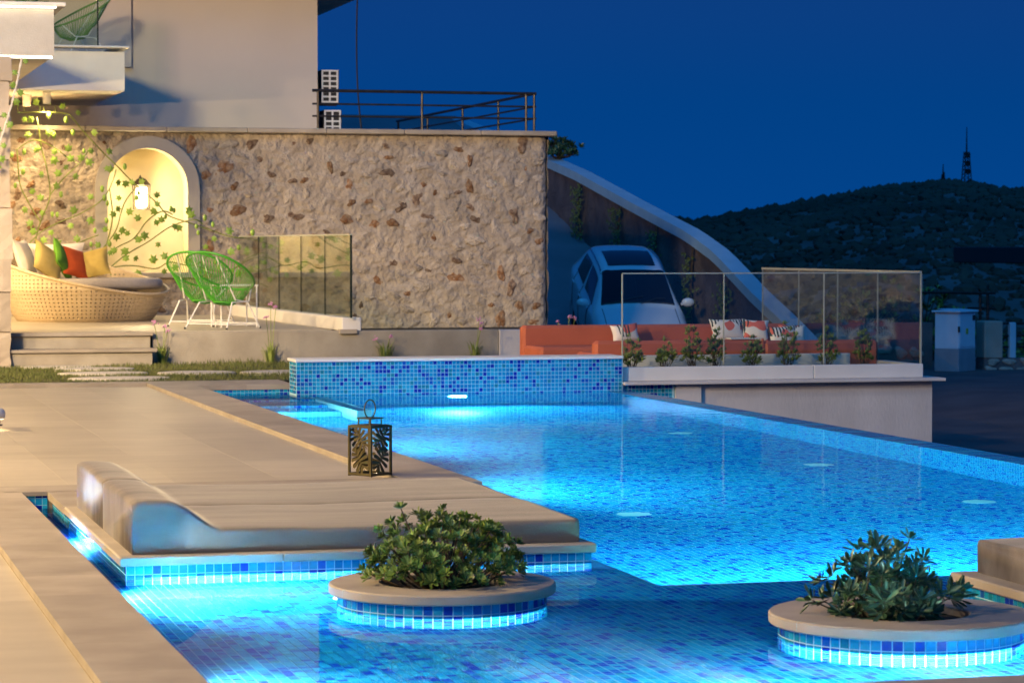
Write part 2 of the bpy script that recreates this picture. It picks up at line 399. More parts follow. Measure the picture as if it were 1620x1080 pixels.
# ---- pool: shell of walls and floors
pool = thing('pool', 'long blue mosaic swimming pool with a shallow shelf and an overflow edge', 'pool', (5.4, 16.0, ZD))
part(MB().add([(3.55,10.8,ZD),(7.6,10.8,ZD),(7.6,25.2,ZD),(3.55,25.2,ZD)], [(0,1,2,3)]), 'deep_floor', M['tXY'], pool)
m_ = MB()
m_.add([(3.55,10.8,ZD),(7.6,10.8,ZD),(7.6,10.8,ZS),(3.55,10.8,ZS)], [(3,2,1,0)])
part(m_, 'shelf_drop_wall', M['tXZ'], pool)
part(MB().add([(3.55,10.8,ZD),(3.55,14.5,ZD),(3.55,14.5,ZS),(3.55,10.8,ZS)], [(0,1,2,3)]), 'shelf_side_wall', M['tYZ'], pool)
part(MB().add([(3.72,14.5,ZD),(3.72,25.2,ZD),(3.72,25.2,-.045),(3.72,14.5,-.045)], [(0,1,2,3)])
     .add([(1.21,7.5,-.5),(1.21,14.5,-.5),(1.21,14.5,-.045),(1.21,7.5,-.045)], [(0,1,2,3)]), 'deck_side_wall', M['tYZ'], pool)
for q_ in (MB().add([(1.21,14.494,-.5),(1.36,14.494,-.5),(1.36,14.494,-.021),(1.21,14.494,-.021)], [(0,1,2,3)]),
           MB().add([(3.43,14.494,ZD),(3.72,14.494,ZD),(3.72,14.494,-.045),(3.43,14.494,-.045)], [(0,1,2,3)]),
           MB().add([(3.72,25.1,ZD),(4.65,25.1,ZD),(4.65,25.1,-.045),(3.72,25.1,-.045)], [(0,1,2,3)]),
           MB().add([(1.21,7.5,-.5),(7.6,7.5,-.5),(7.6,7.5,-.045),(1.21,7.5,-.045)], [(3,2,1,0)])): part(q_, 'end_wall', M['tXZ'], pool)
part(MB().box(7.6, 7.85, 7.3, 24.68, -1.6, ZW+.002), 'overflow_edge', M['tYZ'], pool)
# entry steps in the far corner
for k, (za, ya) in enumerate(((-.32, 24.4), (-.6, 23.8), (-.9, 23.2))):
    part(MB().cbox(3.722, 4.72, ya, 25.1, ZD, za, .01), 'step', M['tXY'], pool)
part(MB().cbox(4.72, 4.86, 22.6, 24.69, ZD, -.28, .01), 'step_side_wall', M['white'], pool)
# white floor inlets and underwater lamps
for x, y in ((4.75,14.9),(6.95,15.0),(6.95,17.6),(6.95,20.6),(4.5,20.6),(2.25,10.75)):
    z = ZD if x > 3.6 else ZS
    part(MB().lathe([(0,z+.012),(.09,z+.012),(.10,z+.008),(.10,z)], x, y, 20), 'floor_inlet', M['white'], pool)
WL = (.94, .985, 1.0)
def pool_lamp(p, d, e, r=.11, spot=150, deep=(.16, .86, 1.0)):
    p = Vector(p); d = Vector(d).normalized(); q = d.to_track_quat('Z', 'Y')
    mb = MB().lathe([(0,.012),(r*.82,.012)], n=18); mb.mi = 1; mb.lathe([(r*.82,.018),(r,.016),(r,0)], n=18)
    mb.v = [tuple(q @ Vector(v) + p) for v in mb.v]
    part(mb, 'pool_lamp', [M['poollamp'], M['whitemetal']], pool)
    light('SPOT', p + d*.03, e, deep if r > .1 else WL, pool, .08, p + d, spot, .5)
PE = 1.0
pool_lamp((6.12,24.69,-.42), (0,-1,-.1), 700*PE)
pool_lamp((1.212,13.0,-.21), (1,-.1,.05), 1200*PE, .07)
pool_lamp((1.212,10.95,-.21), (1,-.16,-.08), 1500*PE, .07)
pool_lamp((1.212,8.6,-.21), (1,.1,-.05), 190*PE, .07)
pool_lamp((2.7,7.51,-.21), (0,1,-.02), 480*PE, .07)
pool_lamp((4.05,7.51,-.21), (.05,1,-.02), 640*PE, .07)
pool_lamp((4.3,10.81,-.8), (0,1,0), 850*PE)
pool_lamp((5.5,10.81,-.8), (0,1,0), 850*PE)
pool_lamp((6.8,10.81,-.8), (0,1,0), 850*PE)
pool_lamp((3.25,7.51,-.21), (.05,1,-.02), 380*PE, .07)  # fill lamp added to brighten the dark shelf zone by the planters
pool_lamp((3.73,16.4,-.55), (1,0,0), 700*PE)
pool_lamp((3.73,19.8,-.55), (1,0,0), 560*PE)
pool_lamp((3.73,22.6,-.55), (1,0,-.1), 280*PE)

# mosaic laid tile by tile: `spots` = list of (origin, u, v, n); the first `singles` become parts of their own
_tm = {}
def tile_mesh(ci):
    if ci not in _tm:
        h = TP/2 - .0018; c = .0008; z = .0016
        v = [(-h,-h,0),(h,-h,0),(h,h,0),(-h,h,0),(-h+c,-h+c,z),(h-c,-h+c,z),(h-c,h-c,z),(-h+c,h-c,z)]
        me = D.meshes.new('tile'); me.from_pydata(v, [], [(4,5,6,7),(0,1,5,4),(1,2,6,5),(2,3,7,6),(3,0,4,7)])
        me.materials.append(TILES[ci]); me.update(); _tm[ci] = me
    return _tm[ci]
def lay_tiles(spots, parent, seed, singles=300, stuff_name='tile_field'):
    rg = random.Random(seed); pl = wloc(parent); mb = MB()
    h = TP/2 - .0018; c = .0008; z = .0016
    for i, (o, u, v, n) in enumerate(spots):
        ci = tile_pick(rg); o, u, v, n = Vector(o), Vector(u), Vector(v), Vector(n)
        n = (n + u*rg.gauss(0,.012) + v*rg.gauss(0,.012)).normalized()
        if i < singles:
            w = n.cross(u).normalized(); u2 = w.cross(n).normalized()
            ob = link('tile', tile_mesh(ci), parent)
            ob.matrix_local = Matrix.Translation(o - pl) @ Matrix((u2, w, n)).transposed().to_4x4()
        else:
            mb.mi = ci
            P = [o - u*h - v*h, o + u*h - v*h, o + u*h + v*h, o - u*h + v*h]
            k = h - c
            P += [o - u*k - v*k + n*z, o + u*k - v*k + n*z, o + u*k + v*k + n*z, o - u*k + v*k + n*z]
            mb.add(P, [(4,5,6,7),(0,1,5,4),(1,2,6,5),(2,3,7,6),(3,0,4,7)])
    if mb.v: part(mb, stuff_name, TILES, parent, kind='stuff')
P1 = (2.47, 10.2, .44); P2 = (3.84, 8.93, .47)
# shelf floor
part(MB().add([(1.2,7.5,ZS),(7.6,7.5,ZS),(7.6,10.8,ZS),(1.2,10.8,ZS)], [(0,1,2,3)]).add([(1.2,10.8,ZS),(3.55,10.8,ZS),(3.55,14.5,ZS),(1.2,14.5,ZS)], [(0,1,2,3)]), 'shelf_floor', M['grout'], pool)
sp = []
nx = int((6.2-1.21)/TP); ny = int((14.5-7.52)/TP)
for j in range(ny):
    for i in range(nx):
        x = 1.21 + (i+.5)*TP; y = 7.52 + (j+.5)*TP
        if y > 10.79 and x > 3.54: continue
        if y > 11.36 and x > 1.40: continue
        if (x-P1[0])**2 + (y-P1[1])**2 < .36**2 or (x-P2[0])**2 + (y-P2[1])**2 < .38**2: continue
        sp.append(((x,y,ZS), (1,0,0), (0,1,0), (0,0,1)))
cen = lambda s: abs(s[0][1]-8.6)*1.2 + abs(s[0][0]-2.3)
sp.sort(key=cen)
lay_tiles(sp, pool, 11, 260)

# water
struct(MB().add([(1.2,7.45,ZW),(7.62,7.45,ZW),(7.62,25.2,ZW),(1.2,25.2,ZW)], [(0,1,2,3)]), 'water', M['water'], 'clear blue lit water filling the pool', 'water')

# ---- deck
deck = link('deck', MB().box(-6, .913, 3, 14.5, -.6, -.047).box(-6, 3.33, 14.5, 26.0, -.6, -.0472).box(.914, 1.206, 3, 14.5, -.6, -.03)
            .box(3.353, 3.716, 14.6, 26, -.6, -.045).box(3.353,4.62,25.12,26.0,-.6,-.0448).box(1.2,8.0,3,7.46,-.6,-.03).mesh('deck', M['joint'])); deck['kind'] = 'structure'
tag(deck, 'beige stone slab deck around the pool', 'deck')
def slab(x0, x1, y0, y1, z0, z1, mat='deck', name='paver', g=.0004, parent=None, c=.0006):
    part(MB().cbox(x0+g, x1-g, y0+g, y1-g, z0, z1, c), name, M[mat], parent or deck)
x = .915
y = 14.5
while y > 4: slab(.915, 1.225, y-.62, y, -.046, .0, 'coping', 'coping_slab'); y -= .62
for i, xa in enumerate((-1.485, -.885, -.285, .315)):
    y = 14.5 - (i % 2)*.6
    if i % 2: slab(xa, xa+.6, 13.9, 14.5, -.050, -.034)
    while y > 4.6: slab(xa, xa+.6, y-1.2, y, -.050, -.034); y -= 1.2
# peninsula
y = 14.85
x = -2.1
while x < 3.3: slab(x, min(x+.62, 3.42), 14.478, 14.85, -.022, 0, 'coping', 'coping_slab'); x += .62
slab(3.42, 3.735, 14.48, 14.85, -.046, 0, 'coping', 'coping_slab')
y = 14.85
while y < 25.0: slab(3.35, 3.735, y, min(y+.9, 25.09), -.046, 0, 'coping', 'coping_slab'); y += .9
x = -2.1
for k in range(9):
    y = 14.85 + (0 if k % 2 else -.6)
    while y < 25.7:
        xa = -2.05 + k*.6
        if xa < 3.3: slab(xa, min(xa+.6, 3.35), max(y, 14.85), min(y+1.2, 25.7), -.050, -.034)
        y += 1.2
x = -2.1
while x < 4.6: slab(3.351 if 3.2 < x < 3.4 else x, 3.349 if 2.3 < x < 2.5 else min(x+.9, 4.66), 25.09 if x > 3.2 else 25.7, 26.0, -.046, 0, 'coping', 'coping_slab'); x += .9
x = 1.225
while x < 8: slab(x, x+.62, 7.12, 7.515, -.046, 0, 'coping', 'coping_slab'); x += .62

# ---- lawn
struct(MB().grid(lambda u, v: (-3+u*11, 26.0+v*3.95, -.012 + .012*noise.noise(Vector((u*30, v*10, 0)))), 60, 24), 'lawn', M['lawn'], 'strip of short patchy lawn between deck and terrace', 'lawn', True)
rg = random.Random(5); mb = MB()
STONES = [(3.19,28.67,.42,.23),(3.16,27.66,.46,.24),(3.20,26.6,.50,.22),(4.1,27.56,.40,.27),(4.95,27.48,.42,.27),(2.85,29.25,.40,.16)]
n = 0
while n < 26000:
    x = rg.uniform(1.2, 7.9); y = rg.uniform(26.02, 29.88)
    if any(((x-a)/(c+.02))**2 + ((y-b)/(d+.02))**2 < 1 for a, b, c, d in STONES): continue
    n += 1
    h = rg.uniform(.015, .038)*(1 + (.9 if y > 29.6 else 0)*rg.random()*1.5)*(.6+.8*max(0, noise.noise(Vector((x*1.5, y*1.5, 1)))+.4)); a = rg.uniform(0, 6.28); w = .0045
    dx, dy = math.cos(a)*w, math.sin(a)*w; lx, ly = rg.gauss(0,.012), rg.gauss(0,.012)
    mb.add([(x-dx,y-dy,-.005),(x+dx,y+dy,-.005),(x+lx,y+ly,h)], [(0,1,2)])
solo(mb, 'grass', M['grass'], 'short brownish green grass blades on the lawn', 'grass', kind='stuff')
SL = ['flat pale stepping stone just before the terrace steps', 'flat pale stepping stone midway along the path, second from the deck', 'flat pale stepping stone nearest the deck edge by the steps path',
      'flat pale oval stepping stone alone in the middle of the lawn', 'flat pale stepping stone beside the raised tiled pool wall', 'pale stone slab lying at the foot of the terrace steps']
for k, (x, y, a, b) in enumerate(STONES):
    pr = [(0,.014),(.9,.014),(.985,.010),(1.0,.0),(1,-.03)]
    mb = MB().lathe(pr, 0, 0, 28); mb.v = [(vx*a*(1+.05*noise.noise(Vector((vx*2, vy*2, k*5.)))), vy*b*(1+.05*noise.noise(Vector((vx*2, vy*2, k*7.)))), vz) for vx, vy, vz in mb.v]
    o = link('stepping_stone', mb.mesh('stepping_stone', M['palestone']), None, (x, y, 0)); tag(o, SL[k], 'stepping stone', 'stepping stones in the lawn')

# ---- raised tiled pool wall
rw = thing('tiled_wall', 'raised blue mosaic wall at the far end of the pool', 'wall', (6.17, 24.8, -1.5))
part(MB().box(4.6, 7.75, 24.7, 25.06, ZD, .222), 'wall_core', M['grout'], rw)
for k in range(5): part(MB().cbox(4.585+k*.634, 4.585+(k+1)*.634-.002, 24.675, 25.09, .222, .25, .004), 'coping_slab', M['white'], rw)
sp = []
for j in range(int((.222+1.48)/TP)):
    for i in range(int(3.15/TP)): sp.append(((4.6+(i+.5)*TP, 24.7, .222-(j+.5)*TP), (1,0,0), (0,0,1), (0,-1,0)))
for j in range(8):
    for i in range(9): sp.append(((4.6, 24.71+(i+.5)*TP, .222-(j+.5)*TP), (0,-1,0), (0,0,1), (-1,0,0)))
lay_tiles(sp, rw, 5, 0)

# ---- terrace: floor, steps, low wall
ter = link('terrace', MB().box(-3, 6.3, 30.0, 37.3, -.3, .33).mesh('terrace', M['joint'])); ter['kind'] = 'structure'; tag(ter, 'raised beige terrace in front of the stone wall', 'terrace')
for i in range(8):
    for j in range(6):
        xa = -1.2 + i*.9; slab(xa, min(xa+.9, 6.12), 30.06+j*1.2, min(37.0, 30.06+(j+1)*1.2), .325, .35, 'deck', 'paver', parent=ter)
st = thing('terrace_steps', 'two beige stone steps leading from the lawn up to the terrace', 'steps', (2.5, 29.7, 0))
part(MB().box(-1, 3.92, 29.78, 30.06, 0, .31), 'riser', M['concrete'], st)
part(MB().cbox(-1, 3.95, 29.74, 30.06, .31, .352, .006), 'tread', M['coping'], st)
part(MB().box(-1, 3.90, 29.45, 29.77, -.02, .145), 'riser', M['concrete'], st)
part(MB().cbox(-1, 3.95, 29.41, 29.775, .145, .180, .006), 'tread', M['coping'], st)
lw = thing('low_wall', 'low plain concrete wall along the lawn, holding up the terrace', 'wall', (6, 29.95, 0))
part(MB().cbox(3.955, 7.9, 29.88, 30.05, -.05, .343, .006), 'wall', M['concrete'], lw)
part(MB().cbox(7.903, 8.3, 29.86, 30.05, -.05, .34, .006), 'wall_end', M['plaster'], lw)
part(MB().cbox(6.05, 6.25, 29.83, 29.93, .31, .36, .004), 'spout', M['coping'], lw)
struct(MB().box(6.3, 10.6, 30.05, 37.0, -.3, .15), 'planting_bed', M['soil'], 'bare earth bed between the low wall and the stone wall', 'ground')
pp = thing('terrace_parapet', 'low white kerb running back along the right side of the terrace', 'kerb', (6.2, 29.8, 0), R(1.2))
lpart(MB().cbox(-.11, .11, .1, 7.08, .34, .49, .008), 'kerb', M['white'], pp)

# ---- stone wall with arched niche
NX, NS, NB, NR, SR, ND = 4.84, 2.07, .93, .545, .71, .40
sw = thing('stone_wall', 'tall rough rubble stone wall with brown stones and an arched niche', 'wall', (6.4, 37.2, 0))
def in_arch(x, z, r): return abs(x-NX) < r and (NB - (r-NR) < z < NS or (z >= NS and (x-NX)**2 + (z-NS)**2 < r*r))
def wall_disp(x, z): 
    p = Vector((x*3.2, z*3.2, 0)); return .024*noise.fractal(p*1.25, .7, 2.1, 5) + .020*noise.noise(Vector((x*9, z*9, 4))) + .008*noise.noise(Vector((x*25, z*25, 9)))
mb = MB(); RS = .026; ncol = int((10.5-1.8)/RS); nrow = int(2.95/RS)
def wp(i, j):
    x = 1.8 + i*RS; z = -.1 + j*RS
    y = 37.0 - wall_disp(x, z)
    e = 10.5 - x
    if e < .12: y += (.12-e)**2*6
    return (x, y, min(z, 2.835))
idx = {}
for j in range(nrow):
    for i in range(ncol):
        x = 1.8 + (i+.5)*RS; z = -.1 + (j+.5)*RS
        if in_arch(x, z, .62): continue
        q = []
        for a, b in ((i,j),(i+1,j),(i+1,j+1),(i,j+1)):
            if (a, b) not in idx: idx[(a, b)] = len(mb.v); mb.v.append(wp(a, b))
            q.append(idx[(a, b)])
        mb.f.append(tuple(q)); mb.m.append(0)
part(mb, 'mortar_face', M['mortar'], sw, True)
part(MB().grid(lambda u, v: (10.5 + .02 + wall_disp(37+u*11, v*2.93), 37.08+u*11, -1.0+v*3.83), 200, 70), 'mortar_return', M['mortar'], sw, True)
# the stones
def stone_mesh(seed):
    rg = random.Random(seed); n = 15; vs = []; 
    ph = [rg.uniform(0, 6.28) for _ in range(3)]
    rad = [.88 + .16*math.sin(2*6.283*i/n+ph[0]) + .12*math.sin(3*6.283*i/n+ph[1]) + .05*math.sin(5*6.283*i/n+ph[2]) + rg.uniform(-.05,.05) for i in range(n)]
    for lev, (k, h) in enumerate(((1.0, -.3), (.84, .45), (.5, .8))):
        for i in range(n):
            a = 2*math.pi*i/n; r = rad[i]*k*rg.uniform(.93, 1.07)
            vs.append((math.cos(a)*r, math.sin(a)*r*.72, h*rg.uniform(.6, 1.3)))
    vs.append((rg.uniform(-.1,.1), rg.uniform(-.1,.1), .95))
    fs = []
    for l in range(2):
        for i in range(n): fs.append((l*n+i, l*n+(i+1) % n, (l+1)*n+(i+1) % n, (l+1)*n+i))
    for i in range(n): fs.append((2*n+i, 2*n+(i+1) % n, 3*n))
    return vs, fs
SM = {}
for mk in ('st0','st1','st2','st3'):
    for s_ in range(5):
        v, f = stone_mesh(s_*7+hash(mk[2]) % 1 + ord(mk[2])); SM[(mk, s_)] = MB().add(v, f).mesh('stone', M[mk])
rg = random.Random(21); placed = []
def put_stone(x, z, r, mk):
    y = 37.0 - wall_disp(x, z) + .012
    o = link('stone', SM[(mk, rg.randrange(5))], sw); t = rg.uniform(-.5, .5) + (0 if rg.random() < .7 else 1.3)
    m = Matrix.Translation(Vector((x, y, z)) - wloc(sw)) @ Matrix.Rotation(R(90), 4, 'X') @ Matrix.Rotation(t, 4, 'Z') @ Matrix.Diagonal((r*rg.uniform(.9,1.3), r*rg.uniform(.8,1.1), .02+.02*rg.random(), 1))
    o.matrix_local = m
tries = 0
while len(placed) < 285 and tries < 20000:
    tries += 1
    x = rg.uniform(2.6, 10.38); z = rg.uniform(.2, 2.74)
    brown = rg.random() < .33
    r = rg.uniform(.065, .165) if brown else rg.uniform(.07, .15)
    if in_arch(x, z, SR+.1): continue
    if x < 6.2 and z < .45: continue
    if any((x-a)**2 + (z-b)**2 < ((r+c)*1.02)**2 for a, b, c in placed): continue
    placed.append((x, z, r))
    put_stone(x, z, r, rg.choice(('st1','st1','st2')) if brown else rg.choice(('st0','st0','st0','st3')))
# cap
x = 1.8
while x < 10.5:
    x2 = min(x+1.1, 10.62); part(MB().cbox(x+.001, x2-.001, 36.86, 37.5, 2.835, 2.905, .012), 'cap_slab', M['coping'], sw); x = x2 if x2 > 10.6 else x+1.1
part(MB().cbox(10.3, 10.62, 37.51, 48, 2.835, 2.90, .012), 'cap_slab', M['coping'], sw)
# arch
def arch_pts(r, n=24): return [(NX-r, NB)] + [(NX - r*math.cos(math.pi*k/n), NS + r*math.sin(math.pi*k/n)) for k in range(n+1)] + [(NX+r, NB)]
a_, b_ = arch_pts(NR), arch_pts(SR); mb = MB()
for (p, q) in ((0, 1),):
    n = len(a_); yf, yb = 36.93, 37.12
    vs = [(x, yf, z) for x, z in a_] + [(x, yf, z) for x, z in b_] + [(x, yb, z) for x, z in b_]
    fs = [(i, i+1, n+i+1, n+i) for i in range(n-1)] + [(n+i, n+i+1, 2*n+i+1, 2*n+i) for i in range(n-1)]
    mb.add(vs, fs)
mb.cbox(NX-SR, NX+SR, 36.91, 37.12, NB-.07, NB, .006)
part(mb, 'niche_surround', M['surround'], sw)
mb = MB(); n = len(a_)
mb.add([(x, 36.93, z) for x, z in a_] + [(x, 37+ND, z) for x, z in a_], [(i, n+i, n+i+1, i+1) for i in range(n-1)])
mb.add([(x, 37+ND, z) for x, z in a_], [tuple(range(n))])
mb.add([(NX-NR,36.93,NB+.002),(NX+NR,36.93,NB+.002),(NX+NR,37+ND,NB+.002),(NX-NR,37+ND,NB+.002)], [(0,1,2,3)])
part(mb, 'niche_recess', M['niche'], sw)

# ---- house above the stone wall, with its balcony
hs = thing('house', 'cream rendered villa with balcony rising above the stone wall', 'house', (2, 40, 0))
part(MB().box(-6, 7.78, 40.0, 44.5, 2.0, 5.279), 'wall', M['house'], hs)
part(MB().box(-6, 10.3, 37.5, 48, 2.5, 2.80), 'terrace_slab', M['concrete'], hs)
ef = part(MB().box(-6, 9.0, 38.9, 46.2, 5.28, 5.42), 'eave', M['house'], hs)
for k in range(23): part(MB().box(7.79, 8.98, 39.0+k*.31, 39.0+k*.31+.2, 5.235, 5.278), 'eave_batten', M['house'], ef)
# balcony: a front run and a set-back run
bal = part(MB().box(-6, 2.86, 29.4, 36.0, 3.32, 3.84), 'balcony', M['balc'], hs)
part(MB().box(-6, 4.42, 36.002, 39.998, 3.33, 3.84), 'set_back_balcony', M['white'], hs)
part(MB().cbox(-6, 2.98, 29.32, 36.0, 3.842, 3.885, .006).cbox(-6, 4.48, 35.93, 36.2, 3.886, 3.915, .006).cbox(4.22, 4.48, 36.2, 39.99, 3.886, 3.915, .006), 'balcony_cap', M['white'], bal)
part(MB().box(-6, 2.84, 29.41, 29.46, 3.292, 3.318), 'light_strip', M['ledstrip'], bal)
part(MB().box(-6, 2.88, 29.335, 29.385, 3.824, 3.840), 'light_strip', M['ledstrip'], bal)
part(MB().box(-6, 2.82, 29.52, 29.532, 3.886, 4.9), 'glass_panel', M['glassg'], bal)
part(MB().box(-6, 4.07, 36.08, 36.092, 3.916, 4.9), 'glass_panel', M['glassg'], bal)
part(MB().box(4.072, 4.09, 36.07, 36.11, 3.916, 4.9), 'glass_post', M['glassdark'], bal)
part(MB().box(-6, 5.0, 39.9, 39.98, 3.9, 5.27), 'back_wall_panel', M['house'], bal)
def downlight(x, y, z, label, e, group, spot=140, name='downlight', tgt=None):
    t = thing(name, label, 'lamp', (x, y, z), 0, group)
    part(MB().lathe([(0,z),(.055,z),(.055,z-.155),(.047,z-.155),(.047,z-.14)], x, y, 20), 'housing', M['white'], t, True)
    part(MB().lathe([(0,z-.142),(.046,z-.142)], x, y, 20), 'bulb', M['ledstrip'], t)
    light('SPOT', (x, y, z-.17), e, WARM, t, .05, tgt or (x, y, 0), spot, .9)
downlight(3.25, 37.2, 3.329, 'left of two white cylinder lamps under the balcony', 200, 'balcony lamps')
downlight(3.45, 36.5, 3.329, 'right of two white cylinder lamps under the balcony', 200, 'balcony lamps')
downlight(1.0, 31.2, 3.318, 'white cylinder lamp under the front balcony run, nearer the steps', 850, 'front balcony lamps', 160, tgt=(3.5, 33.0, .3))
downlight(1.0, 34.2, 3.318, 'white cylinder lamp under the front balcony run, nearer the stone wall', 520, 'front balcony lamps', 160, tgt=(3.5, 35.2, .3))
# the wing of the villa on the left, outside the picture, whose eave lamps light the deck
wing = thing('villa_wing', 'cream villa wing with a deep eave beside the deck', 'house', (-7, 14, 0))
part(MB().box(-9, -6.2, -6, 29, -.3, 8.4), 'wall', M['house'], wing)
part(MB().box(-6.2, -2.4, -6, 29, 3.6, 3.9), 'eave', M['white'], wing)
part(MB().box(-2.42, -2.36, -6, 29, 3.35, 3.598), 'fascia', M['white'], wing)  # unseen downstand added to keep eave lamp light off the driveway and car
DE = 2600
for k, yy in enumerate((6.5, 11.5, 16.5, 22.0, 27.0)):
    downlight(-2.8, yy, 3.598, ['eave lamp of the wing nearest the camera', 'second eave lamp of the wing from the camera', 'middle eave lamp of the wing', 'fourth eave lamp of the wing from the camera', 'eave lamp of the wing farthest from the camera'][k], DE*(.52,.9,1.1,.95,.6)[k], 'eave lamps of the wing', 130 if k < 2 else 165, tgt=(2.6 if k > 1 else 0.4, yy+(1.5 if k > 1 else 0), 0))
for k, (yy, lb) in enumerate(((8.6, 'upper wall lamp of the wing nearer the camera'), (11.6, 'upper wall lamp of the wing farther from the camera'))):
    t = thing('wall_lamp', lb, 'lamp', (-6.1, yy, 7.2), 0, 'upper wall lamps of the wing')
    part(MB().box(-6.199, -6.0, yy-.08, yy+.08, 7.1, 7.3), 'housing', M['darkmetal'], t); part(MB().box(-5.999, -5.99, yy-.07, yy+.07, 7.11, 7.29), 'bulb', M['ledstrip'], t)
    light('SPOT', (-5.85, yy, 7.2), 18000, (1.0,.74,.45), t, 1.0, (1.9, 38, 3.0), 36, .3)
t = thing('wall_lamp', 'added lamp on the upper wall of the wing, brightening the orange seats', 'lamp', (-6.1, 14.5, 6.4), 0, 'upper wall lamps of the wing')
part(MB().box(-6.199, -6.0, 14.42, 14.58, 6.3, 6.5), 'housing', M['darkmetal'], t); part(MB().box(-5.999, -5.99, 14.43, 14.57, 6.31, 6.49), 'bulb', M['ledstrip'], t)
light('SPOT', (-5.85, 14.5, 6.4), 4200, (1.0,.75,.46), t, .3, (9.3, 25.6, .2), 30, .7)  # unseen lamp added to brighten the dim seating area
# stone pillar on the left under the balcony
pil = thing('stone_pillar', 'pillar of stacked rough pale blocks at the left edge by the steps', 'pillar', (2.1, 29.6, 0))
rg = random.Random(4); z = -.02; k = 0
while z < 3.3:
    h = min(rg.uniform(.34, .56), 3.31-z)
    if 3.31 - z - h < .15: h = 3.31-z
    x1 = 2.40 + rg.uniform(-.025, .012)
    def bp(u, v, h=h, z=z, x1=x1, k=k):
        return None
    mb = MB(); nu, nv = 8, 6
    def face(fn): mb.grid(fn, nu, nv)
    def ds(p): 
        q = Vector(p); d = .018*noise.fractal(q*7, .8, 2, 3); c = Vector((2.1, 29.62, z+h/2)); dr = (q-c).normalized()
        return tuple(q + dr*d)
    x0, y0, y1, z0, z1 = 1.6, 29.36, 29.9, z+.006, z+h-.006
    face(lambda u, v: ds((x0+(x1-x0)*u, y0, z0+(z1-z0)*v)))
    face(lambda u, v: ds((x1, y0+(y1-y0)*u, z0+(z1-z0)*v)))
    face(lambda u, v: ds((x0+(x1-x0)*u, y0+(y1-y0)*v, z1)))
    face(lambda u, v: ds((x0+(x1-x0)*u, y1-(y1-y0)*v, z0)))
    part(mb, 'stone_block', M['st0'], pil)
    z += h; k += 1
part(MB().box(1.62, 2.37, 29.39, 29.88, -.02, 3.30), 'mortar_core', M['mortar'], pil)

# ---- right side: plaster retaining wall, planter kerb, seating area
rt = thing('retaining_wall', 'white rendered retaining wall beyond the overflow edge', 'wall', (9.3, 24.9, -1))
part(MB().box(8.55, 10.96, 24.75, 25.1, -1.0, -.03), 'wall', M['plaster'], rt)
part(MB().box(10.66, 10.957, 25.1, 30, -1.0, -.03), 'side_wall', M['plaster'], rt)
part(MB().box(8.29, 8.545, 24.71, 25.1, -1.0, -.03), 'pilaster', M['plaster'], rt)
part(MB().box(7.76, 8.285, 24.74, 25.1, -1.5, -.03), 'tile_backing', M['grout'], rt)
sp = [((7.78+(i+.5)*TP, 24.74, -.035-(j+.5)*TP), (1,0,0), (0,0,1), (0,-1,0)) for j in range(12) for i in range(13)]
lay_tiles(sp, rt, 9, 0)
part(MB().cbox(7.757, 11.06, 24.64, 25.1, -.03, 0.0, .004), 'ledge', M['plaster'], rt)
pk = thing('planter_trough', 'long white rendered planter trough in front of the orange seats', 'planter', (9.3, 25.1, 0))
part(MB().cbox(7.757, 9.72, 24.76, 24.86, .001, .135, .006), 'front', M['white'], pk)
part(MB().cbox(9.723, 10.87, 24.76, 24.86, .001, .135, .006), 'front', M['white'], pk)
part(MB().cbox(7.86, 10.45, 25.62, 25.72, .001, .21, .006), 'back', M['white'], pk)
part(MB().box(10.77, 10.868, 24.861, 25.7, .001, .133), 'end', M['white'], pk)
part(MB().box(7.76, 10.77, 24.861, 25.62, .0, .10), 'soil', M['soil'], pk)
struct(MB().box(7.757, 10.95, 25.1, 29.86, -.3, -.002), 'lounge_floor', M['concrete'], 'plain paved floor of the sunken seating area', 'floor')
# front glass
gf = thing('glass_balustrade', 'frameless glass balustrade with pale top rail along the planter, facing the pool', 'balustrade', (9.4, 25.0, .1))
xs = [7.84, 8.875, 9.915, 10.945]
for a, b in zip(xs, xs[1:]): part(MB().box(a+.006, b-.006, 24.994, 25.006, .10, 1.022), 'glass_panel', M['glass'], gf)
for x in xs[1:3]: part(MB().box(x-.005, x+.005, 24.992, 25.008, .10, 1.02), 'joint_strip', M['edge'], gf)
part(MB().box(7.835, 7.844, 24.99, 25.01, .1, 1.02), 'joint_strip', M['edge'], gf); part(MB().box(10.938, 10.952, 24.99, 25.01, .1, 1.02), 'joint_strip', M['edge'], gf)
part(MB().box(7.84, 10.95, 24.990, 25.010, 1.023, 1.035), 'top_rail', M['edge'], gf)
gs = thing('glass_balustrade', 'frameless glass balustrade running back from the corner behind the orange seats', 'balustrade', (10.95, 27.2, 0))
ys = [25.03, 26.1, 27.2, 28.35, 29.5]
for a, b in zip(ys, ys[1:]): part(MB().box(10.940, 10.952, a+.006, b-.006, .0, 1.022), 'glass_panel', M['glass'], gs)
for y in ys[1:]: part(MB().box(10.938, 10.954, y-.002, y+.002, .0, 1.02), 'joint_strip', M['edge'], gs)
part(MB().box(10.93, 10.962, 25.02, 29.5, 1.023, 1.045), 'top_rail', M['edge'], gs)
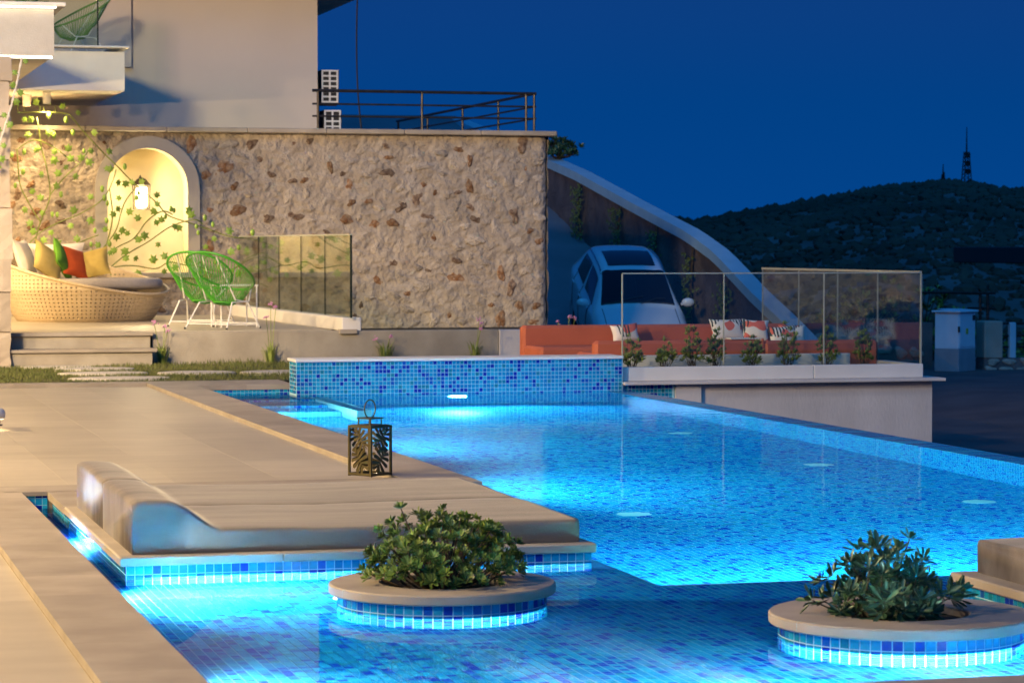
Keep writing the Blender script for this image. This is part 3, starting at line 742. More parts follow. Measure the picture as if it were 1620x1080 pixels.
# terrace glass
gt = thing('glass_balustrade', 'greenish glass balustrade standing on the terrace kerb beside the green chairs', 'balustrade', (6.17, 29.8, .49))
ys = [0.0, 1.35, 2.7, 4.05, 5.4, 6.75]
for a, b in zip(ys, ys[1:]): lpart(MB().box(-.006, .006, a+.006, b-.006, 0, .92), 'glass_panel', M['glassg'], gt)
for y in ys[1:-1]: lpart(MB().box(-.008, .008, y-.004, y+.004, 0, .918), 'joint_strip', M['glassdark'], gt)
lpart(MB().box(-.012, .012, -.012, .004, 0, .925), 'joint_strip', M['glassdark'], gt)
lpart(MB().box(-.014, .014, -.01, 6.78, .921, .936), 'top_rail', M['edge'], gt)
gt.rotation_euler = (0, 0, R(1.2))

# ---- driveway wall
DW = [(36.0,-1.0),(38.4,-.45),(40.2,.16),(41.5,.56),(42.5,.91),(43.3,1.19),(44.8,1.55),(46.3,1.81),(48.0,2.11),(51.6,2.76),(54.0,3.12),(62.0,4.3)]
dw = thing('driveway_wall', 'dark rubble wall with sloping pale concrete cap beside the driveway', 'wall', (15.4, 45, -1))
def dwp(y):
    for (a, za), (b, zb) in zip(DW, DW[1:]):
        if a <= y <= b: return za + (zb-za)*(y-a)/(b-a)
    return DW[-1][1]
part(MB().grid(lambda u, v: (15.25 + .05*noise.fractal(Vector((u*40, v*4, 2)), .8, 2, 3), 36+u*26, -1.1 + v*(dwp(36+u*26)-.12+1.1)), 160, 24), 'wall_face', M['rubble'], dw, True)
mb = MB()
for a in range(52):
    ya, yb = 36+a*.5, 36.5+a*.5; za, zb = dwp(ya), dwp(yb)
    mb.prism([(15.18,ya,za-.17),(15.5,ya,za-.17),(15.5,ya,za),(15.18,ya,za)], (0,.5,zb-za))
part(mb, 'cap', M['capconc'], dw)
rg = random.Random(8)
for k, y in enumerate((42.6, 44.4, 46.4, 48.6, 51.2)):      # climbers on its face
    mb = MB()
    for i in range(150):
        z = -.9 + drive_z(y) + .9 + rg.random()*(dwp(y)-drive_z(y))*.85; yy = y + rg.gauss(0,.16); x = 15.17 - rg.random()*.12; s = rg.uniform(.03,.06); a = rg.uniform(-1,1)
        mb.add([(x,yy-s,z),(x-.02,yy,z-s*.8),(x-.01,yy+s,z+a*.02),(x-.03,yy,z+s*.8)], [(0,1,2,3)])
    t = thing('climbing_plant', 'dark climbing plant on the driveway wall, %s' % ('nearest the glass balustrade','second up from the glass balustrade','in the middle of the five','fourth up the slope behind the car','highest up the slope beside the stone wall')[k], 'plant', (15.15, y, drive_z(y)), group='climbers on the driveway wall')
    part(mb, 'foliage', M['leafC'], t, kind='stuff'); part(MB().tube([(15.2,y,drive_z(y)),(15.17,y+.05,(drive_z(y)+dwp(y))/2),(15.18,y-.04,dwp(y)-.2)], .02, 5), 'stem', M['bark'], t)

# ================================================================ OBJECTS
# ---- sunbed platforms
def platform(x0, x1, y0, y1, label, seed, faces):
    t = thing('sunbed_platform', label, 'platform', ((x0+x1)/2, (y0+y1)/2, ZS), 0, 'sunbed platforms')
    part(MB().box(x0+.03, x1-.03, y0+.03, y1, ZS-.05, -.04), 'core', M['grout'], t)
    n = max(1, round((x1-x0)/.69)); w = (x1-x0)/n
    for k in range(n): part(MB().cbox(x0+k*w, x0+(k+1)*w-.0015, y0, y1, -.04, 0, .006), 'coping_slab', M['coping'], t)
    sp = []
    for j in range(8):
        z = -.041 - (j+.5)*TP
        if 'f' in faces: sp += [((x0+.03+(i+.5)*TP, y0+.03, z), (1,0,0), (0,0,1), (0,-1,0)) for i in range(math.ceil((x1-x0-.06)/TP)) if x0+.03+(i+1)*TP < x1-.01]
        if 'l' in faces: sp += [((x0+.03, y1-(i+.5)*TP, z), (0,-1,0), (0,0,1), (-1,0,0)) for i in range(int((y1-y0-.03)/TP))]
        if 'r' in faces: sp += [((x1-.03, y0+.03+(i+.5)*TP, z), (0,1,0), (0,0,1), (1,0,0)) for i in range(int((y1-y0-.03)/TP))]
    lay_tiles(sp, t, seed, 270)
    return t
platform(1.36, 3.44, 11.33, 13.62, 'tiled platform carrying the large taupe sunbed beside the deck', 31, 'flr')
part(MB().box(1.385, 3.415, 13.62, 14.49, -.5, -.045), 'platform_link', M['tYZ'], pool)
slab(1.36, 3.44, 13.63, 14.478, -.04, -.002, 'coping', 'coping_slab')
platform(4.50, 6.6, 7.9, 9.98, 'tiled platform carrying the sunbed at the right edge', 32, 'l')
# ---- sunbed mattresses
def bed_top(s):      # height along the mattress, s = 0 head .. 1 foot
    if s < .02: return .225 - (.02-s)*1.2
    if s < .08: return .225 + .004*math.sin((s-.02)/.06*3.14)
    if s < .21:
        t = (s-.08)/.13; t = t*t*(3-2*t); return .225*(1-t) + .098*t
    return .098 + .004*math.sin(s*9)
def mattress(name, x0, x1, y0, y1, top, label, group, z0=.001):
    mb = MB(); L_ = x1-x0; Wd = y1-y0; nu, nv = 90, 26; c = .022
    def pt(u, v):
        # v 0..1 wraps: bottom front, front side, top, back side
        s = u; x = x0 + s*L_
        e = min(s, 1-s)*L_; ins = c*(1-math.sqrt(max(0, 1-(1-min(1, e/c))**2))) if e < c else 0
        H = top(s)
        segs = [(0,0),(0,.35),(0,.75),(c*.3,.95),(c,1.0)]
        prof = [(0.0+.004,z0),(0,z0+.012),(0,H*.5),(0,H-c),(c*.3,H-c*.3),(c,H)]
        m = len(prof)
        tt = v*(2*m-1+10); i = int(round(tt))
        tot = 2*m + 10
        if i < m: dy, z = prof[i]; y = y0 + dy
        elif i < m+10:
            q = (i-m+1)/11; y = y0 + c + (Wd-2*c)*q; z = H + .006*math.sin(math.pi*q)
        else:
            dy, z = prof[2*m+9-i]; y = y1 - dy
        w = .0022*noise.noise(Vector((x*5, y*5, z*4))) + .0012*noise.noise(Vector((x*14, y*30, z*4)))
        return (x + (ins if s < .5 else -ins) + w, y + w, z - ins*.5*(z/H if H else 0) + w)
    tot = 2*6+10
    mb.grid(lambda u, v: pt(u, v), nu, tot-1)
    # ends
    n1 = nu+1
    mb.f.append(tuple(j*n1 for j in range(tot))); mb.m.append(0)
    mb.f.append(tuple(j*n1+nu for j in range(tot-1, -1, -1))); mb.m.append(0)
    return solo(mb, name, M['velvet'], label, 'mattress', ((x0+x1)/2, (y0+y1)/2, 0), True, group)
mattress('sunbed_mattress', 1.40, 3.40, 11.40, 12.48, bed_top, 'taupe velvet sunbed mattress with raised head, nearer of the pair', 'sunbed mattresses')
mattress('sunbed_mattress', 1.40, 3.40, 12.49, 13.60, bed_top, 'taupe velvet sunbed mattress with raised head, farther of the pair beside the deck', 'sunbed mattresses')
mattress('sunbed_mattress', 4.57, 6.5, 8.0, 9.92, lambda s: .128 + .012*math.sin(s*4+.4), 'taupe sunbed mattress cut off by the right edge', 'sunbed mattresses')

# ---- round planters
def planter(cx, cy, r, label, seed):
    t = thing('round_planter', label, 'planter', (cx, cy, ZS), 0, 'round planters standing in the water')
    # coping in two halves with a dark planting hole
    ri = .24
    n = 48
    for a0, a1 in ((.3, .3+math.pi-.004), (.3+math.pi, .3+2*math.pi-.004)):
        mb = MB(); prof = [(ri,-.04),(ri,-.004),(ri+.004,0),(r-.006,0),(r,-.006),(r,-.034),(r-.006,-.04)]
        vs = []; fs = []; m = len(prof)
        for i in range(n+1):
            a = a0 + (a1-a0)*i/n
            for q, z in prof: vs.append((cx+q*math.cos(a), cy+q*math.sin(a), z))
        for i in range(n):
            for k in range(m): fs.append((i*m+k, (i+1)*m+k, (i+1)*m+(k+1) % m, i*m+(k+1) % m))
        mb.add(vs, fs); part(mb, 'rim_slab', M['coping'], t)
    rr = r - .035
    part(MB().lathe([(rr,ZS-.02),(rr,-.038),(0,-.038)], cx, cy, 64), 'drum', M['grout'], t, False)
    part(MB().lathe([(0,-.03),(ri+.01,-.03)], cx, cy, 32), 'soil', M['soil'], t)
    nt = int(2*math.pi*rr/TP); sp = []
    for j in range(8):
        for i in range(nt):
            a = -math.pi/2 + (i+.5)/nt*2*math.pi*(1 if True else 0)
            a = -math.pi/2 + ((i+1)//2)*(1 if i % 2 else -1)*2*math.pi/nt
            nrm = (math.cos(a), math.sin(a), 0); u = (-math.sin(a), math.cos(a), 0)
            sp.append(((cx+rr*nrm[0], cy+rr*nrm[1], -.042-(j+.5)*TP), u, (0,0,1), nrm))
    lay_tiles(sp, t, seed, 220)
    return t
planter(*P1, 'round mosaic planter in the water in front of the taupe sunbed', 41)
planter(*P2, 'round mosaic planter in the water at the lower right', 42)

# ---- leafy bushes built from leaf clusters
def rosette(seed, n, L_, Wd, mats, up=.55):
    rg = random.Random(seed); mb = MB()
    for i in range(n):
        a = i*2.4 + rg.uniform(-.3,.3); el = up*rg.uniform(.4,1.5); l = L_*rg.uniform(.7,1.15); w = Wd*rg.uniform(.8,1.15)
        if i < n*.35: mb.mi = 1; el += .4
        else: mb.mi = 0
        d = Vector((math.cos(a)*math.cos(el), math.sin(a)*math.cos(el), math.sin(el))); s = Vector((-math.sin(a), math.cos(a), 0)); nn = d.cross(s)
        b = d*.004
        P = [b, b+d*l*.35+s*w*.32, b+d*l*.72+s*w*.5+nn*.002, b+d*l*.96+s*w*.22, b+d*l, b+d*l*.96-s*w*.22, b+d*l*.72-s*w*.5+nn*.002, b+d*l*.35-s*w*.32, b+d*l*.4-nn*l*.06, b+d*l*.75-nn*l*.06]
        mb.add(P, [(0,1,8),(1,2,9,8),(2,3,4,9),(4,5,6,9),(6,7,8,9),(7,0,8)])
    return mb.mesh('leaf_cluster', mats, smooth=True)
def bush(name, label, cx, cy, z0, rx, ry, h, ncl, meshes, seed, hollow=.5, group=None, spread=1.0, stem_r=.004, lo=-.05):
    rg = random.Random(seed); t = thing(name, label, 'bush', (cx, cy, z0), 0, group)
    mb = MB(); pts = []
    for i in range(ncl):
        u = rg.uniform(lo, 1); a = rg.uniform(0, 2*math.pi)
        k = 1 - (1-rg.random()**.5)*hollow
        el = math.asin(max(-1, min(1, u)))
        lump = 1 + .22*noise.noise(Vector((math.cos(a)*1.7, math.sin(a)*1.7, u*2+seed))) + rg.uniform(-.07,.07) + (rg.uniform(.05,.2) if rg.random() < .12 else 0)
        p = Vector((math.cos(a)*math.cos(el)*rx*k*lump, math.sin(a)*math.cos(el)*ry*k*lump, max(.012, h*(.18 + .82*u)*k*lump)))
        pts.append(p)
        d = (p - Vector((0,0,-h*.15))).normalized() + Vector((rg.uniform(-.3,.3), rg.uniform(-.3,.3), rg.uniform(0,.5)))
        q = d.to_track_quat('Z', 'Y'); s = rg.uniform(.75, 1.2)
        o = link('leaf_cluster', meshes[rg.randrange(len(meshes))], t)
        o.matrix_local = Matrix.Translation(p) @ q.to_matrix().to_4x4() @ Matrix.Rotation(rg.uniform(0,6.28), 4, 'Z') @ Matrix.Scale(s, 4)
    for p in pts[::3]:
        b = Vector((rg.uniform(-.03,.03), rg.uniform(-.03,.03), -.03)); mid = b*.5 + p*.5 + Vector((rg.uniform(-.03,.03), rg.uniform(-.03,.03), -.02))
        mb.tube([b, mid, p], [stem_r*1.4, stem_r, stem_r*.6], 4)
    lpart(mb, 'twigs', M['bark'], t)
    return t
RA = [rosette(s, 19, .031, .0105, [M['leafA'], M['leafA2']]) for s in range(5)]
RB = [rosette(s+20, 10, .056, .016, [M['leafB'], M['leafB']], .45) for s in range(4)]
bush('planter_bush', 'dense bright green bush in the planter by the sunbed', P1[0], P1[1], -.02, .30, .28, .275, 298, RA, 3, .38)
bush('planter_bush', 'dark sparse bush with longer leaves in the planter at the lower right', P2[0]-.06, P2[1], -.02, .25, .24, .25, 130, RB, 9, .65)
RC = [rosette(s+40, 10, .05, .013, [M['leafC'], M['leafC']], .9) for s in range(3)]
BX = [(8.02,25.25,.26,.15),(8.38,25.3,.20,.15),(8.63,25.22,.36,.15),(8.90,25.3,.30,.13),(9.28,25.3,.25,.15),(9.62,25.22,.36,.16),(10.05,25.25,.31,.16),(10.42,25.22,.33,.13)]
BL = ['first small shrub in the trough, beside the tiled wall','second small shrub in the trough, the lowest one','tall pointed shrub in the trough, third from the tiled wall','fourth small shrub in the trough, behind the first glass joint','fifth small shrub in the trough, low and round','tall full shrub near the middle of the trough, sixth from the tiled wall','wide shrub in the trough behind the second glass joint','last small shrub at the right end of the trough']
for k, (x, y, h, r) in enumerate(BX): bush('trough_shrub', BL[k], x, y, .10, r*.66, r*.66, h*1.15, 52, RC, 60+k, .6, 'small shrubs in the trough', stem_r=.003)

# ---- lantern on the deck
ln = thing('lantern', 'olive metal lantern with cut out leaf panels and ring handle on the deck edge', 'lantern', (3.22, 15.03, 0), R(50 - 15))
A = .0825
mb = MB()
for sx in (-1, 1):
    for sy in (-1, 1): lpart(MB().box(sx*A-.006, sx*A+.006, sy*A-.006, sy*A+.006, 0, .285), 'post', M['lantern'], ln)
fr_ = MB()
for z in (.012, .278):
    for sx in (-1, 1): fr_.box(sx*A-.0055, sx*A+.0055, -A+.006, A-.006, z-.006, z+.006).box(-A+.006, A-.006, sx*A-.0055, sx*A+.0055, z-.006, z+.006)
lpart(fr_, 'frame', M['lantern'], ln)
lpart(MB().box(-A+.004, A-.004, -A+.004, A-.004, .2845, .288), 'lid', M['lantern'], ln)
lpart(MB().box(-A*.66, A*.66, -A*.66, A*.66, .322, .328), 'top_plate', M['lantern'], ln)
for sx in (-1, 1):
    for sy in (-1, 1): lpart(MB().box(sx*A*.55-.003, sx*A*.55+.003, sy*A*.55-.003, sy*A*.55+.003, .288, .322), 'spacer', M['lantern'], ln)
lpart(MB().tube([(.045*math.cos(a), 0, .376+.052*math.sin(a)) for a in [2*math.pi*k/28 for k in range(28)]], .004, 6, True), 'handle', M['lantern'], ln, True)
lpart(MB().box(-A+.005, A-.005, -A+.005, A-.005, .002, .006), 'base', M['lantern'], ln)
def monstera(mb, cx, cz, s, rot, flip):
    """split leaf: midrib plus lobes with gaps between"""
    c, q = math.cos(rot), math.sin(rot)
    T = lambda x, z: (cx + (x*c - z*q)*s*flip, 0, cz + (x*q + z*c)*s)
    th = .0012
    def poly(P): mb.prism([T(*p) for p in P], (0, th*2, 0))
    poly([(-.035,-1),(.035,-1),(.03,.95),(-.03,.95)])
    for sd in (-1, 1):
        for k in range(6):
            a = R(-58 + k*27); r0 = .06; L_ = (.92, 1.0, .98, .9, .8, .72)[k]; y0 = -.45 + k*.24
            da = .215
            P = [(0, y0-.05)] + [(sd*L_*math.cos(a-da)*.95, y0 + L_*math.sin(a-da)*.75), (sd*L_*math.cos(a)*1.05, y0 + L_*math.sin(a)*.8), (sd*L_*math.cos(a+da)*.93, y0 + L_*math.sin(a+da)*.75)] + [(0, y0+.12)]
            poly(P if sd > 0 else P[::-1])
for k in range(4):
    mb = MB()
    monstera(mb, .012, .205, .062, R(-38), 1 if k % 2 == 0 else -1); monstera(mb, .0, .085, .066, R(-34), 1 if k % 2 == 0 else -1)
    o = lpart(mb, 'leaf_panel', M['lantern'], ln)
    o.matrix_local = Matrix.Rotation(k*math.pi/2, 4, 'Z') @ Matrix.Translation((0, -A, 0))
for k in range(5): lpart(MB().sphere((random.uniform(-.05,.05), random.uniform(-.06,-.02), .012), .0035, 6, 4), 'fairy_light', M['fairy'], ln)

# ---- low lamp on the deck at the left edge
gl_ = thing('deck_lamp', 'low white rounded lamp on the deck at the left edge', 'lamp', (1.46, 19.9, 0))
part(MB().lathe([(0,.13),(.07,.128),(.10,.115),(.11,.09),(.11,.055),(.1,.05)], 1.46, 19.9, 28), 'cap', M['white'], gl_, True)
part(MB().lathe([(.075,.05),(.075,.01),(.09,.008),(.09,0)], 1.46, 19.9, 24), 'base', M['darkmetal'], gl_, True)
part(MB().lathe([(.0,.047),(.098,.047)], 1.46, 19.9, 24), 'diffuser', M['ledstrip'], gl_)
light('SPOT', (1.46, 19.9, .043), 14, WARM, gl_, .06, (1.46, 19.9, 0), 175, .5)

# ---- niche lantern
nl = thing('wall_lantern', 'glowing wall lantern hanging in the arched niche', 'lamp', (4.78, 37.12, 1.77))
LX, LY = 4.78, 37.14
fr_ = MB()
for sx in (-1, 1):
    for sy in (-1, 1): fr_.tube([(LX+sx*.095, LY+sy*.095, 1.79), (LX+sx*.105, LY+sy*.105, 2.12)], .006, 5)
for z, a in ((1.79,.095),(2.12,.105)):
    P = [(LX+sx*a, LY+sy*a, z) for sx, sy in ((-1,-1),(1,-1),(1,1),(-1,1))]; fr_.tube(P + [P[0]], .006, 5)
part(fr_, 'frame', M['darkmetal'], nl)
part(MB().lathe([(.13,2.12),(.06,2.2),(.02,2.22),(0,2.22)], LX, LY, 4), 'roof', M['darkmetal'], nl)
part(MB().tube([(LX, LY, 2.2), (LX, LY+.12, 2.25), (LX, 37.395, 2.2)], .009, 6), 'bracket', M['darkmetal'], nl)
part(MB().cbox(LX-.075, LX+.075, LY-.075, LY+.075, 1.81, 2.10, .02), 'frosted_glass', M['lampglow'], nl)
light('POINT', (LX, LY-.12, 1.95), 60, (1.0,.80,.46), nl, .07)

# ---- round wicker daybed
db = thing('round_daybed', 'round cream wicker daybed with high back on the terrace', 'daybed', (3.73, 34.6, .35))
def rim_h(a): return .59 + .25*math.cos(a - R(140))
def rad_h(f): return .80 + .20*min(1, f/.35) if f < .35 else 1.0 + .03*math.sin(min(1, (f-.35)/.4)*math.pi)
mb = MB(); NA = 108; PZ = .047
import itertools
def dbp(a, z): r = .84 + .22*min(1, z/.40)**.8; return Vector((r*math.cos(a), r*math.sin(a), z))
for i in range(NA):
    a0, a1 = 2*math.pi*i/NA, 2*math.pi*(i+1)/NA; z = .03; H = rim_h((a0+a1)/2)
    mb.add([dbp(a0,0),dbp(a1,0),dbp(a1,.03),dbp(a0,.03)], [(0,1,2,3)])
    while z + PZ < H - .01:
        k = .185; am, zm = (a0+a1)/2, z+PZ/2; da, dz = (a1-a0)*k, PZ*k
        mb.add([dbp(a0,z),dbp(a1,z),dbp(a1,z+PZ),dbp(a0,z+PZ),dbp(am-da,zm-dz),dbp(am+da,zm-dz),dbp(am+da,zm+dz),dbp(am-da,zm+dz)], [(0,1,5,4),(1,2,6,5),(2,3,7,6),(3,0,4,7)])
        z += PZ
    mb.add([dbp(a0,z),dbp(a1,z),dbp(a1,max(z+.001,rim_h(a1))),dbp(a0,max(z+.001,rim_h(a0)))], [(0,1,2,3)])
sh = lpart(mb, 'wicker_shell', M['wicker'], db); so_ = sh.modifiers.new('thickness', 'SOLIDIFY'); so_.thickness = .018; so_.offset = -1
lpart(MB().tube([tuple(dbp(a, rim_h(a))) for a in [2*math.pi*k/72 for k in range(72)]], .02, 8, True), 'rim', M['wicker'], db, True)
lpart(MB().lathe([(0,.40),(.90,.40),(.965,.415),(.985,.45),(.975,.51),(.93,.535),(0,.545)], 0, 0, 56), 'mattress', M['fabricgrey'], db, True)
lpart(MB().lathe([(0,.005),(.80,.005),(.80,.05),(.0,.05)], 0, 0, 40), 'base', M['dark'], db)

# ---- cushions
def pillow_mesh(w, h, t, mat, seed=0, n=14, mats=None):
    mb = MB()
    def f(sgn):
        def g(u, v):
            x, y = u*2-1, v*2-1
            e = (max(0, (1-x*x))*max(0, (1-y*y)))**.42
            px = x*w/2*(1-.05*(1-abs(y))*abs(x)); py = y*h/2*(1-.05*(1-abs(x))*abs(y))
            px *= 1 - .06*(1 - y*y)*abs(x)**3; py *= 1 - .06*(1 - x*x)*abs(y)**3
            wr = .006*noise.noise(Vector((x*2.2, y*2.2, seed+sgn)))
            return (px, py, sgn*(t/2*e + wr*e))
        return g
    mb.grid(f(1), n, n); mb.grid(lambda u, v: f(-1)(1-u, v), n, n)
    return mb.mesh('cushion', mats or mat, smooth=True)
def cushion(label, mat, loc, rot, w=.45, h=.45, t=.16, group=None, seed=0, name='cushion'):
    o = link(name, pillow_mesh(w, h, t, mat, seed), None, loc, rot); tag(o, label, 'cushion', group); return o
G1 = 'cushions on the round daybed'
ZM = .895
cushion('white cushion at the left end of the daybed, behind the yellow one', M['fabricwhite'], (2.98, 34.55, ZM+.24), (R(72), 0, R(70)), .55, .5, .18, G1, 1)
cushion('long white cushion along the daybed back behind the coloured ones', M['fabricwhite'], (3.35, 35.05, ZM+.21), (R(74), 0, R(-8)), .85, .48, .18, G1, 2)
cushion('pale yellow cushion turned on its corner, leftmost coloured one', M['fabricyellow'], (3.22, 34.05, ZM+.20), (R(60), R(30), R(30)), .46, .46, .16, G1, 3)
cushion('lime green cushion between the yellow and orange ones', M['fabricgreen'], (3.42, 34.25, ZM+.22), (R(64), R(40), R(55)), .45, .45, .14, G1, 4)
cushion('bright orange cushion in the middle of the daybed', M['fabricorange'], (3.56, 34.32, ZM+.19), (R(60), R(14), R(36)), .45, .45, .15, G1, 5)
cushion('mustard cushion at the right of the orange one', M['fabricmustard'], (3.80, 34.42, ZM+.17), (R(54), R(-14), R(-16)), .46, .44, .16, G1, 6)

# ---- string chairs
def string_chair(name, label, cmat, group, white=True):
    t = thing(name, label, 'chair', (0,0,0), 0, group)
    # local: faces +x, ring tilted back
    def ring(k, sc=1.0):
        a = 2*math.pi*k; e = 1 + .10*math.cos(a)
        x = -.40*math.cos(a)*1.02; y = .375*math.sin(a)*e
        # tilt: back (x<0) high, front low
        z = .64 - .62*x*.86 + .10*x*x
        return Vector((x, y, z*1.0))
    lpart(MB().tube([ring(k/48) for k in range(48)], .014, 8, True), 'ring', M[cmat], t, True)
    def inner(k):
        a = 2*math.pi*k; return Vector((.05 - .10*math.cos(a), .12*math.sin(a), .285 + .02*math.cos(a)))
    lpart(MB().tube([inner(k/24) for k in range(24)], .009, 6, True), 'seat_ring', M[cmat], t, True)
    mb = MB()
    for k in range(64):
        a, b = ring(k/64), inner(k/64); mid = (a+b)*.5 + Vector((0, 0, -.05)); mb.tube([a, mid, b], .0042, 4)
    for k in range(8): mb.tube([inner(k/16), inner(1-k/16)], .004, 4)
    lpart(mb, 'cords', M[cmat], t, kind='stuff')
    W_ = M['whitemetal']
    for s in (-1, 1):
        # front leg continues up to the ring, rear leg
        lpart(MB().tube([(.34, s*.30, 0), (.17, s*.24, .30), (-.02, s*.20, .33), (-.36, s*.15, .84)], .009, 6), 'leg', W_, t)
        lpart(MB().tube([(-.33, s*.28, 0), (-.12, s*.22, .30), (.20, s*.24, .31), (.36, s*.17, .46)], .009, 6), 'leg', W_, t)
    lpart(MB().tube([(.30, -.285, .06), (.30, .285, .06)], .007, 6), 'crossbar', W_, t); lpart(MB().tube([(-.29, -.267, .06), (-.29, .267, .06)], .007, 6), 'crossbar', W_, t)
    for x in (.34, -.33):
        for s in (-1, 1): lpart(MB().sphere((x, s*(.30 if x > 0 else .28), .008), .014, 8, 5), 'foot', M['rubber'], t)
    return t
c1 = string_chair('string_chair', 'green string chair with white legs, nearer one in front of the small table', 'cord', 'green string chairs on the terrace')
c1.location = (4.88, 30.85, .35); c1.rotation_euler = (0, 0, R(48))
c2 = copy_tree(c1); c2.location = (4.80, 31.9, .35); c2.rotation_euler = (0, 0, R(60)); tag(c2, 'green string chair on the terrace, farther one beside the daybed', 'chair', 'green string chairs on the terrace')
c3 = string_chair('string_chair', 'pale green string chair behind the balcony glass next to the front parapet', 'cordold', 'string chairs on the balcony')
c3.location = (3.05, 36.8, 3.87); c3.rotation_euler = (0, 0, R(190))
c4 = copy_tree(c3); c4.location = (4.08, 38.2, 3.87); c4.rotation_euler = (0, 0, R(200)); tag(c4, 'pale green string chair behind the end of the balcony glass', 'chair', 'string chairs on the balcony')
# ---- small white table
tb = thing('side_table', 'small white wire table with slatted top between the green chairs', 'table', (5.12, 31.45, .35), R(8))
for k in range(14): lpart(MB().box(-.22+k*.0325, -.22+k*.0325+.02, -.2, .2, .478, .492), 'slat', M['whitemetal'], tb)
lpart(MB().tube([(-.225,-.205,.485),(.225,-.205,.485),(.225,.205,.485),(-.225,.205,.485)], .009, 6, True), 'top_frame', M['whitemetal'], tb)
for sx in (-1, 1):
    for sy in (-1, 1): lpart(MB().tube([(sx*.215, sy*.195, 0), (sx*.215, sy*.195, .48)], .009, 6), 'leg', M['whitemetal'], tb)
lpart(MB().tube([(-.215,-.195,.03),(.215,-.195,.03),(.215,.195,.03),(-.215,.195,.03)], .007, 6, True), 'stretcher', M['whitemetal'], tb)

# ---- orange seats
def sofa(label, x0, x1, y0, y1, zs, zb, back, arms=()):
    t = thing('seat_bench', label, 'sofa', ((x0+x1)/2, (y0+y1)/2, 0), 0, 'orange built-in seats')
    part(MB().cbox(x0, x1, y0, y1, 0, .06, .01), 'plinth', M['concrete'], t)
    part(MB().cbox(x0+.002, x1-.002, y0+.002, y1-.002, .061, zs, .03), 'seat', M['sofa'], t, False)
    if back == 'front': part(MB().cbox(x0, x1, y0-.14, y0, .0, zb, .03), 'backrest', M['sofa'], t)
    if back == 'rear': part(MB().cbox(x0, x1, y1, y1+.16, .0, zb, .03), 'backrest', M['sofa'], t)
    if back == 'left': part(MB().cbox(x0-.16, x0, y0, y1, .0, zb, .03), 'backrest', M['sofa'], t)
    return t
sofa('long terracotta bench at the far side of the seating area', 7.78, 10.85, 27.7, 28.4, .22, .43, 'rear')
sofa('near terracotta bench, left one with its back towards the pool', 7.84, 9.58, 26.04, 26.6, .22, .345, 'front')
sofa('near terracotta bench, right one with its back towards the pool', 9.62, 10.86, 26.0, 26.6, .22, .335, 'front')
tr = thing('drinks_tray', 'white tray ledge on top of the near orange bench at its joint', 'tray', (9.45, 26.0, .345))
part(MB().cbox(9.27, 9.62, 25.91, 26.06, .349, .365, .004), 'top', M['white'], tr); part(MB().cbox(9.595, 9.615, 25.87, 25.895, .06, .36, .003), 'drop', M['sofa'], tr)
# patterned cushions: white with coral birds and dark fronds
def printed(name, seed, kind):
    m, t, b = nodes(name); N = t.nodes.new; L = t.links.new
    tc = N('ShaderNodeTexCoord'); mp = N('ShaderNodeMapping'); mp.inputs['Location'].default_value = (seed*1.7, seed*.9, 0); L(tc.outputs['Object'], mp.inputs[0])
    n1 = N('ShaderNodeTexNoise'); n1.inputs['Scale'].default_value = 5.5; n1.inputs['Detail'].default_value = 1; L(mp.outputs[0], n1.inputs[0])
    r1 = N('ShaderNodeValToRGB'); r1.color_ramp.interpolation = 'CONSTANT'; r1.color_ramp.elements[0].color = (0,0,0,1); r1.color_ramp.elements[1].position = .57; r1.color_ramp.elements[1].color = (1,1,1,1); L(n1.outputs[0], r1.inputs[0])
    wv = N('ShaderNodeTexWave'); wv.inputs['Scale'].default_value = 9; wv.inputs['Distortion'].default_value = 4; wv.inputs['Detail'].default_value = 1; L(mp.outputs[0], wv.inputs[0])
    n2 = N('ShaderNodeTexNoise'); n2.inputs['Scale'].default_value = 4; n2.inputs['Detail'].default_value = 0; mp2 = N('ShaderNodeMapping'); mp2.inputs['Location'].default_value = (seed*3.1+5, 2, 1); L(tc.outputs['Object'], mp2.inputs[0]); L(mp2.outputs[0], n2.inputs[0])
    a = N('ShaderNodeMath'); a.operation = 'GREATER_THAN'; a.inputs[1].default_value = .52; L(wv.outputs['Fac'], a.inputs[0])
    c = N('ShaderNodeMath'); c.operation = 'GREATER_THAN'; c.inputs[1].default_value = .52 if kind else .6; L(n2.outputs[0], c.inputs[0])
    d = N('ShaderNodeMath'); d.operation = 'MULTIPLY'; L(a.outputs[0], d.inputs[0]); L(c.outputs[0], d.inputs[1])
    m1 = N('ShaderNodeMix'); m1.data_type = 'RGBA'; m1.inputs[6].default_value = (.78,.72,.62,1); m1.inputs[7].default_value = (.72,.16,.10,1); L(r1.outputs[0], m1.inputs[0])
    m2 = N('ShaderNodeMix'); m2.data_type = 'RGBA'; m2.inputs[7].default_value = (.03,.05,.045,1); L(d.outputs[0], m2.inputs[0]); L(m1.outputs[2], m2.inputs[6])
    L(m2.outputs[2], b.inputs['Base Color']); b.inputs['Roughness'].default_value = .9
    return m
PC = [printed('bird_print_%d' % k, k+1, k % 2) for k in range(5)]
G2 = 'printed cushions on the orange seats'
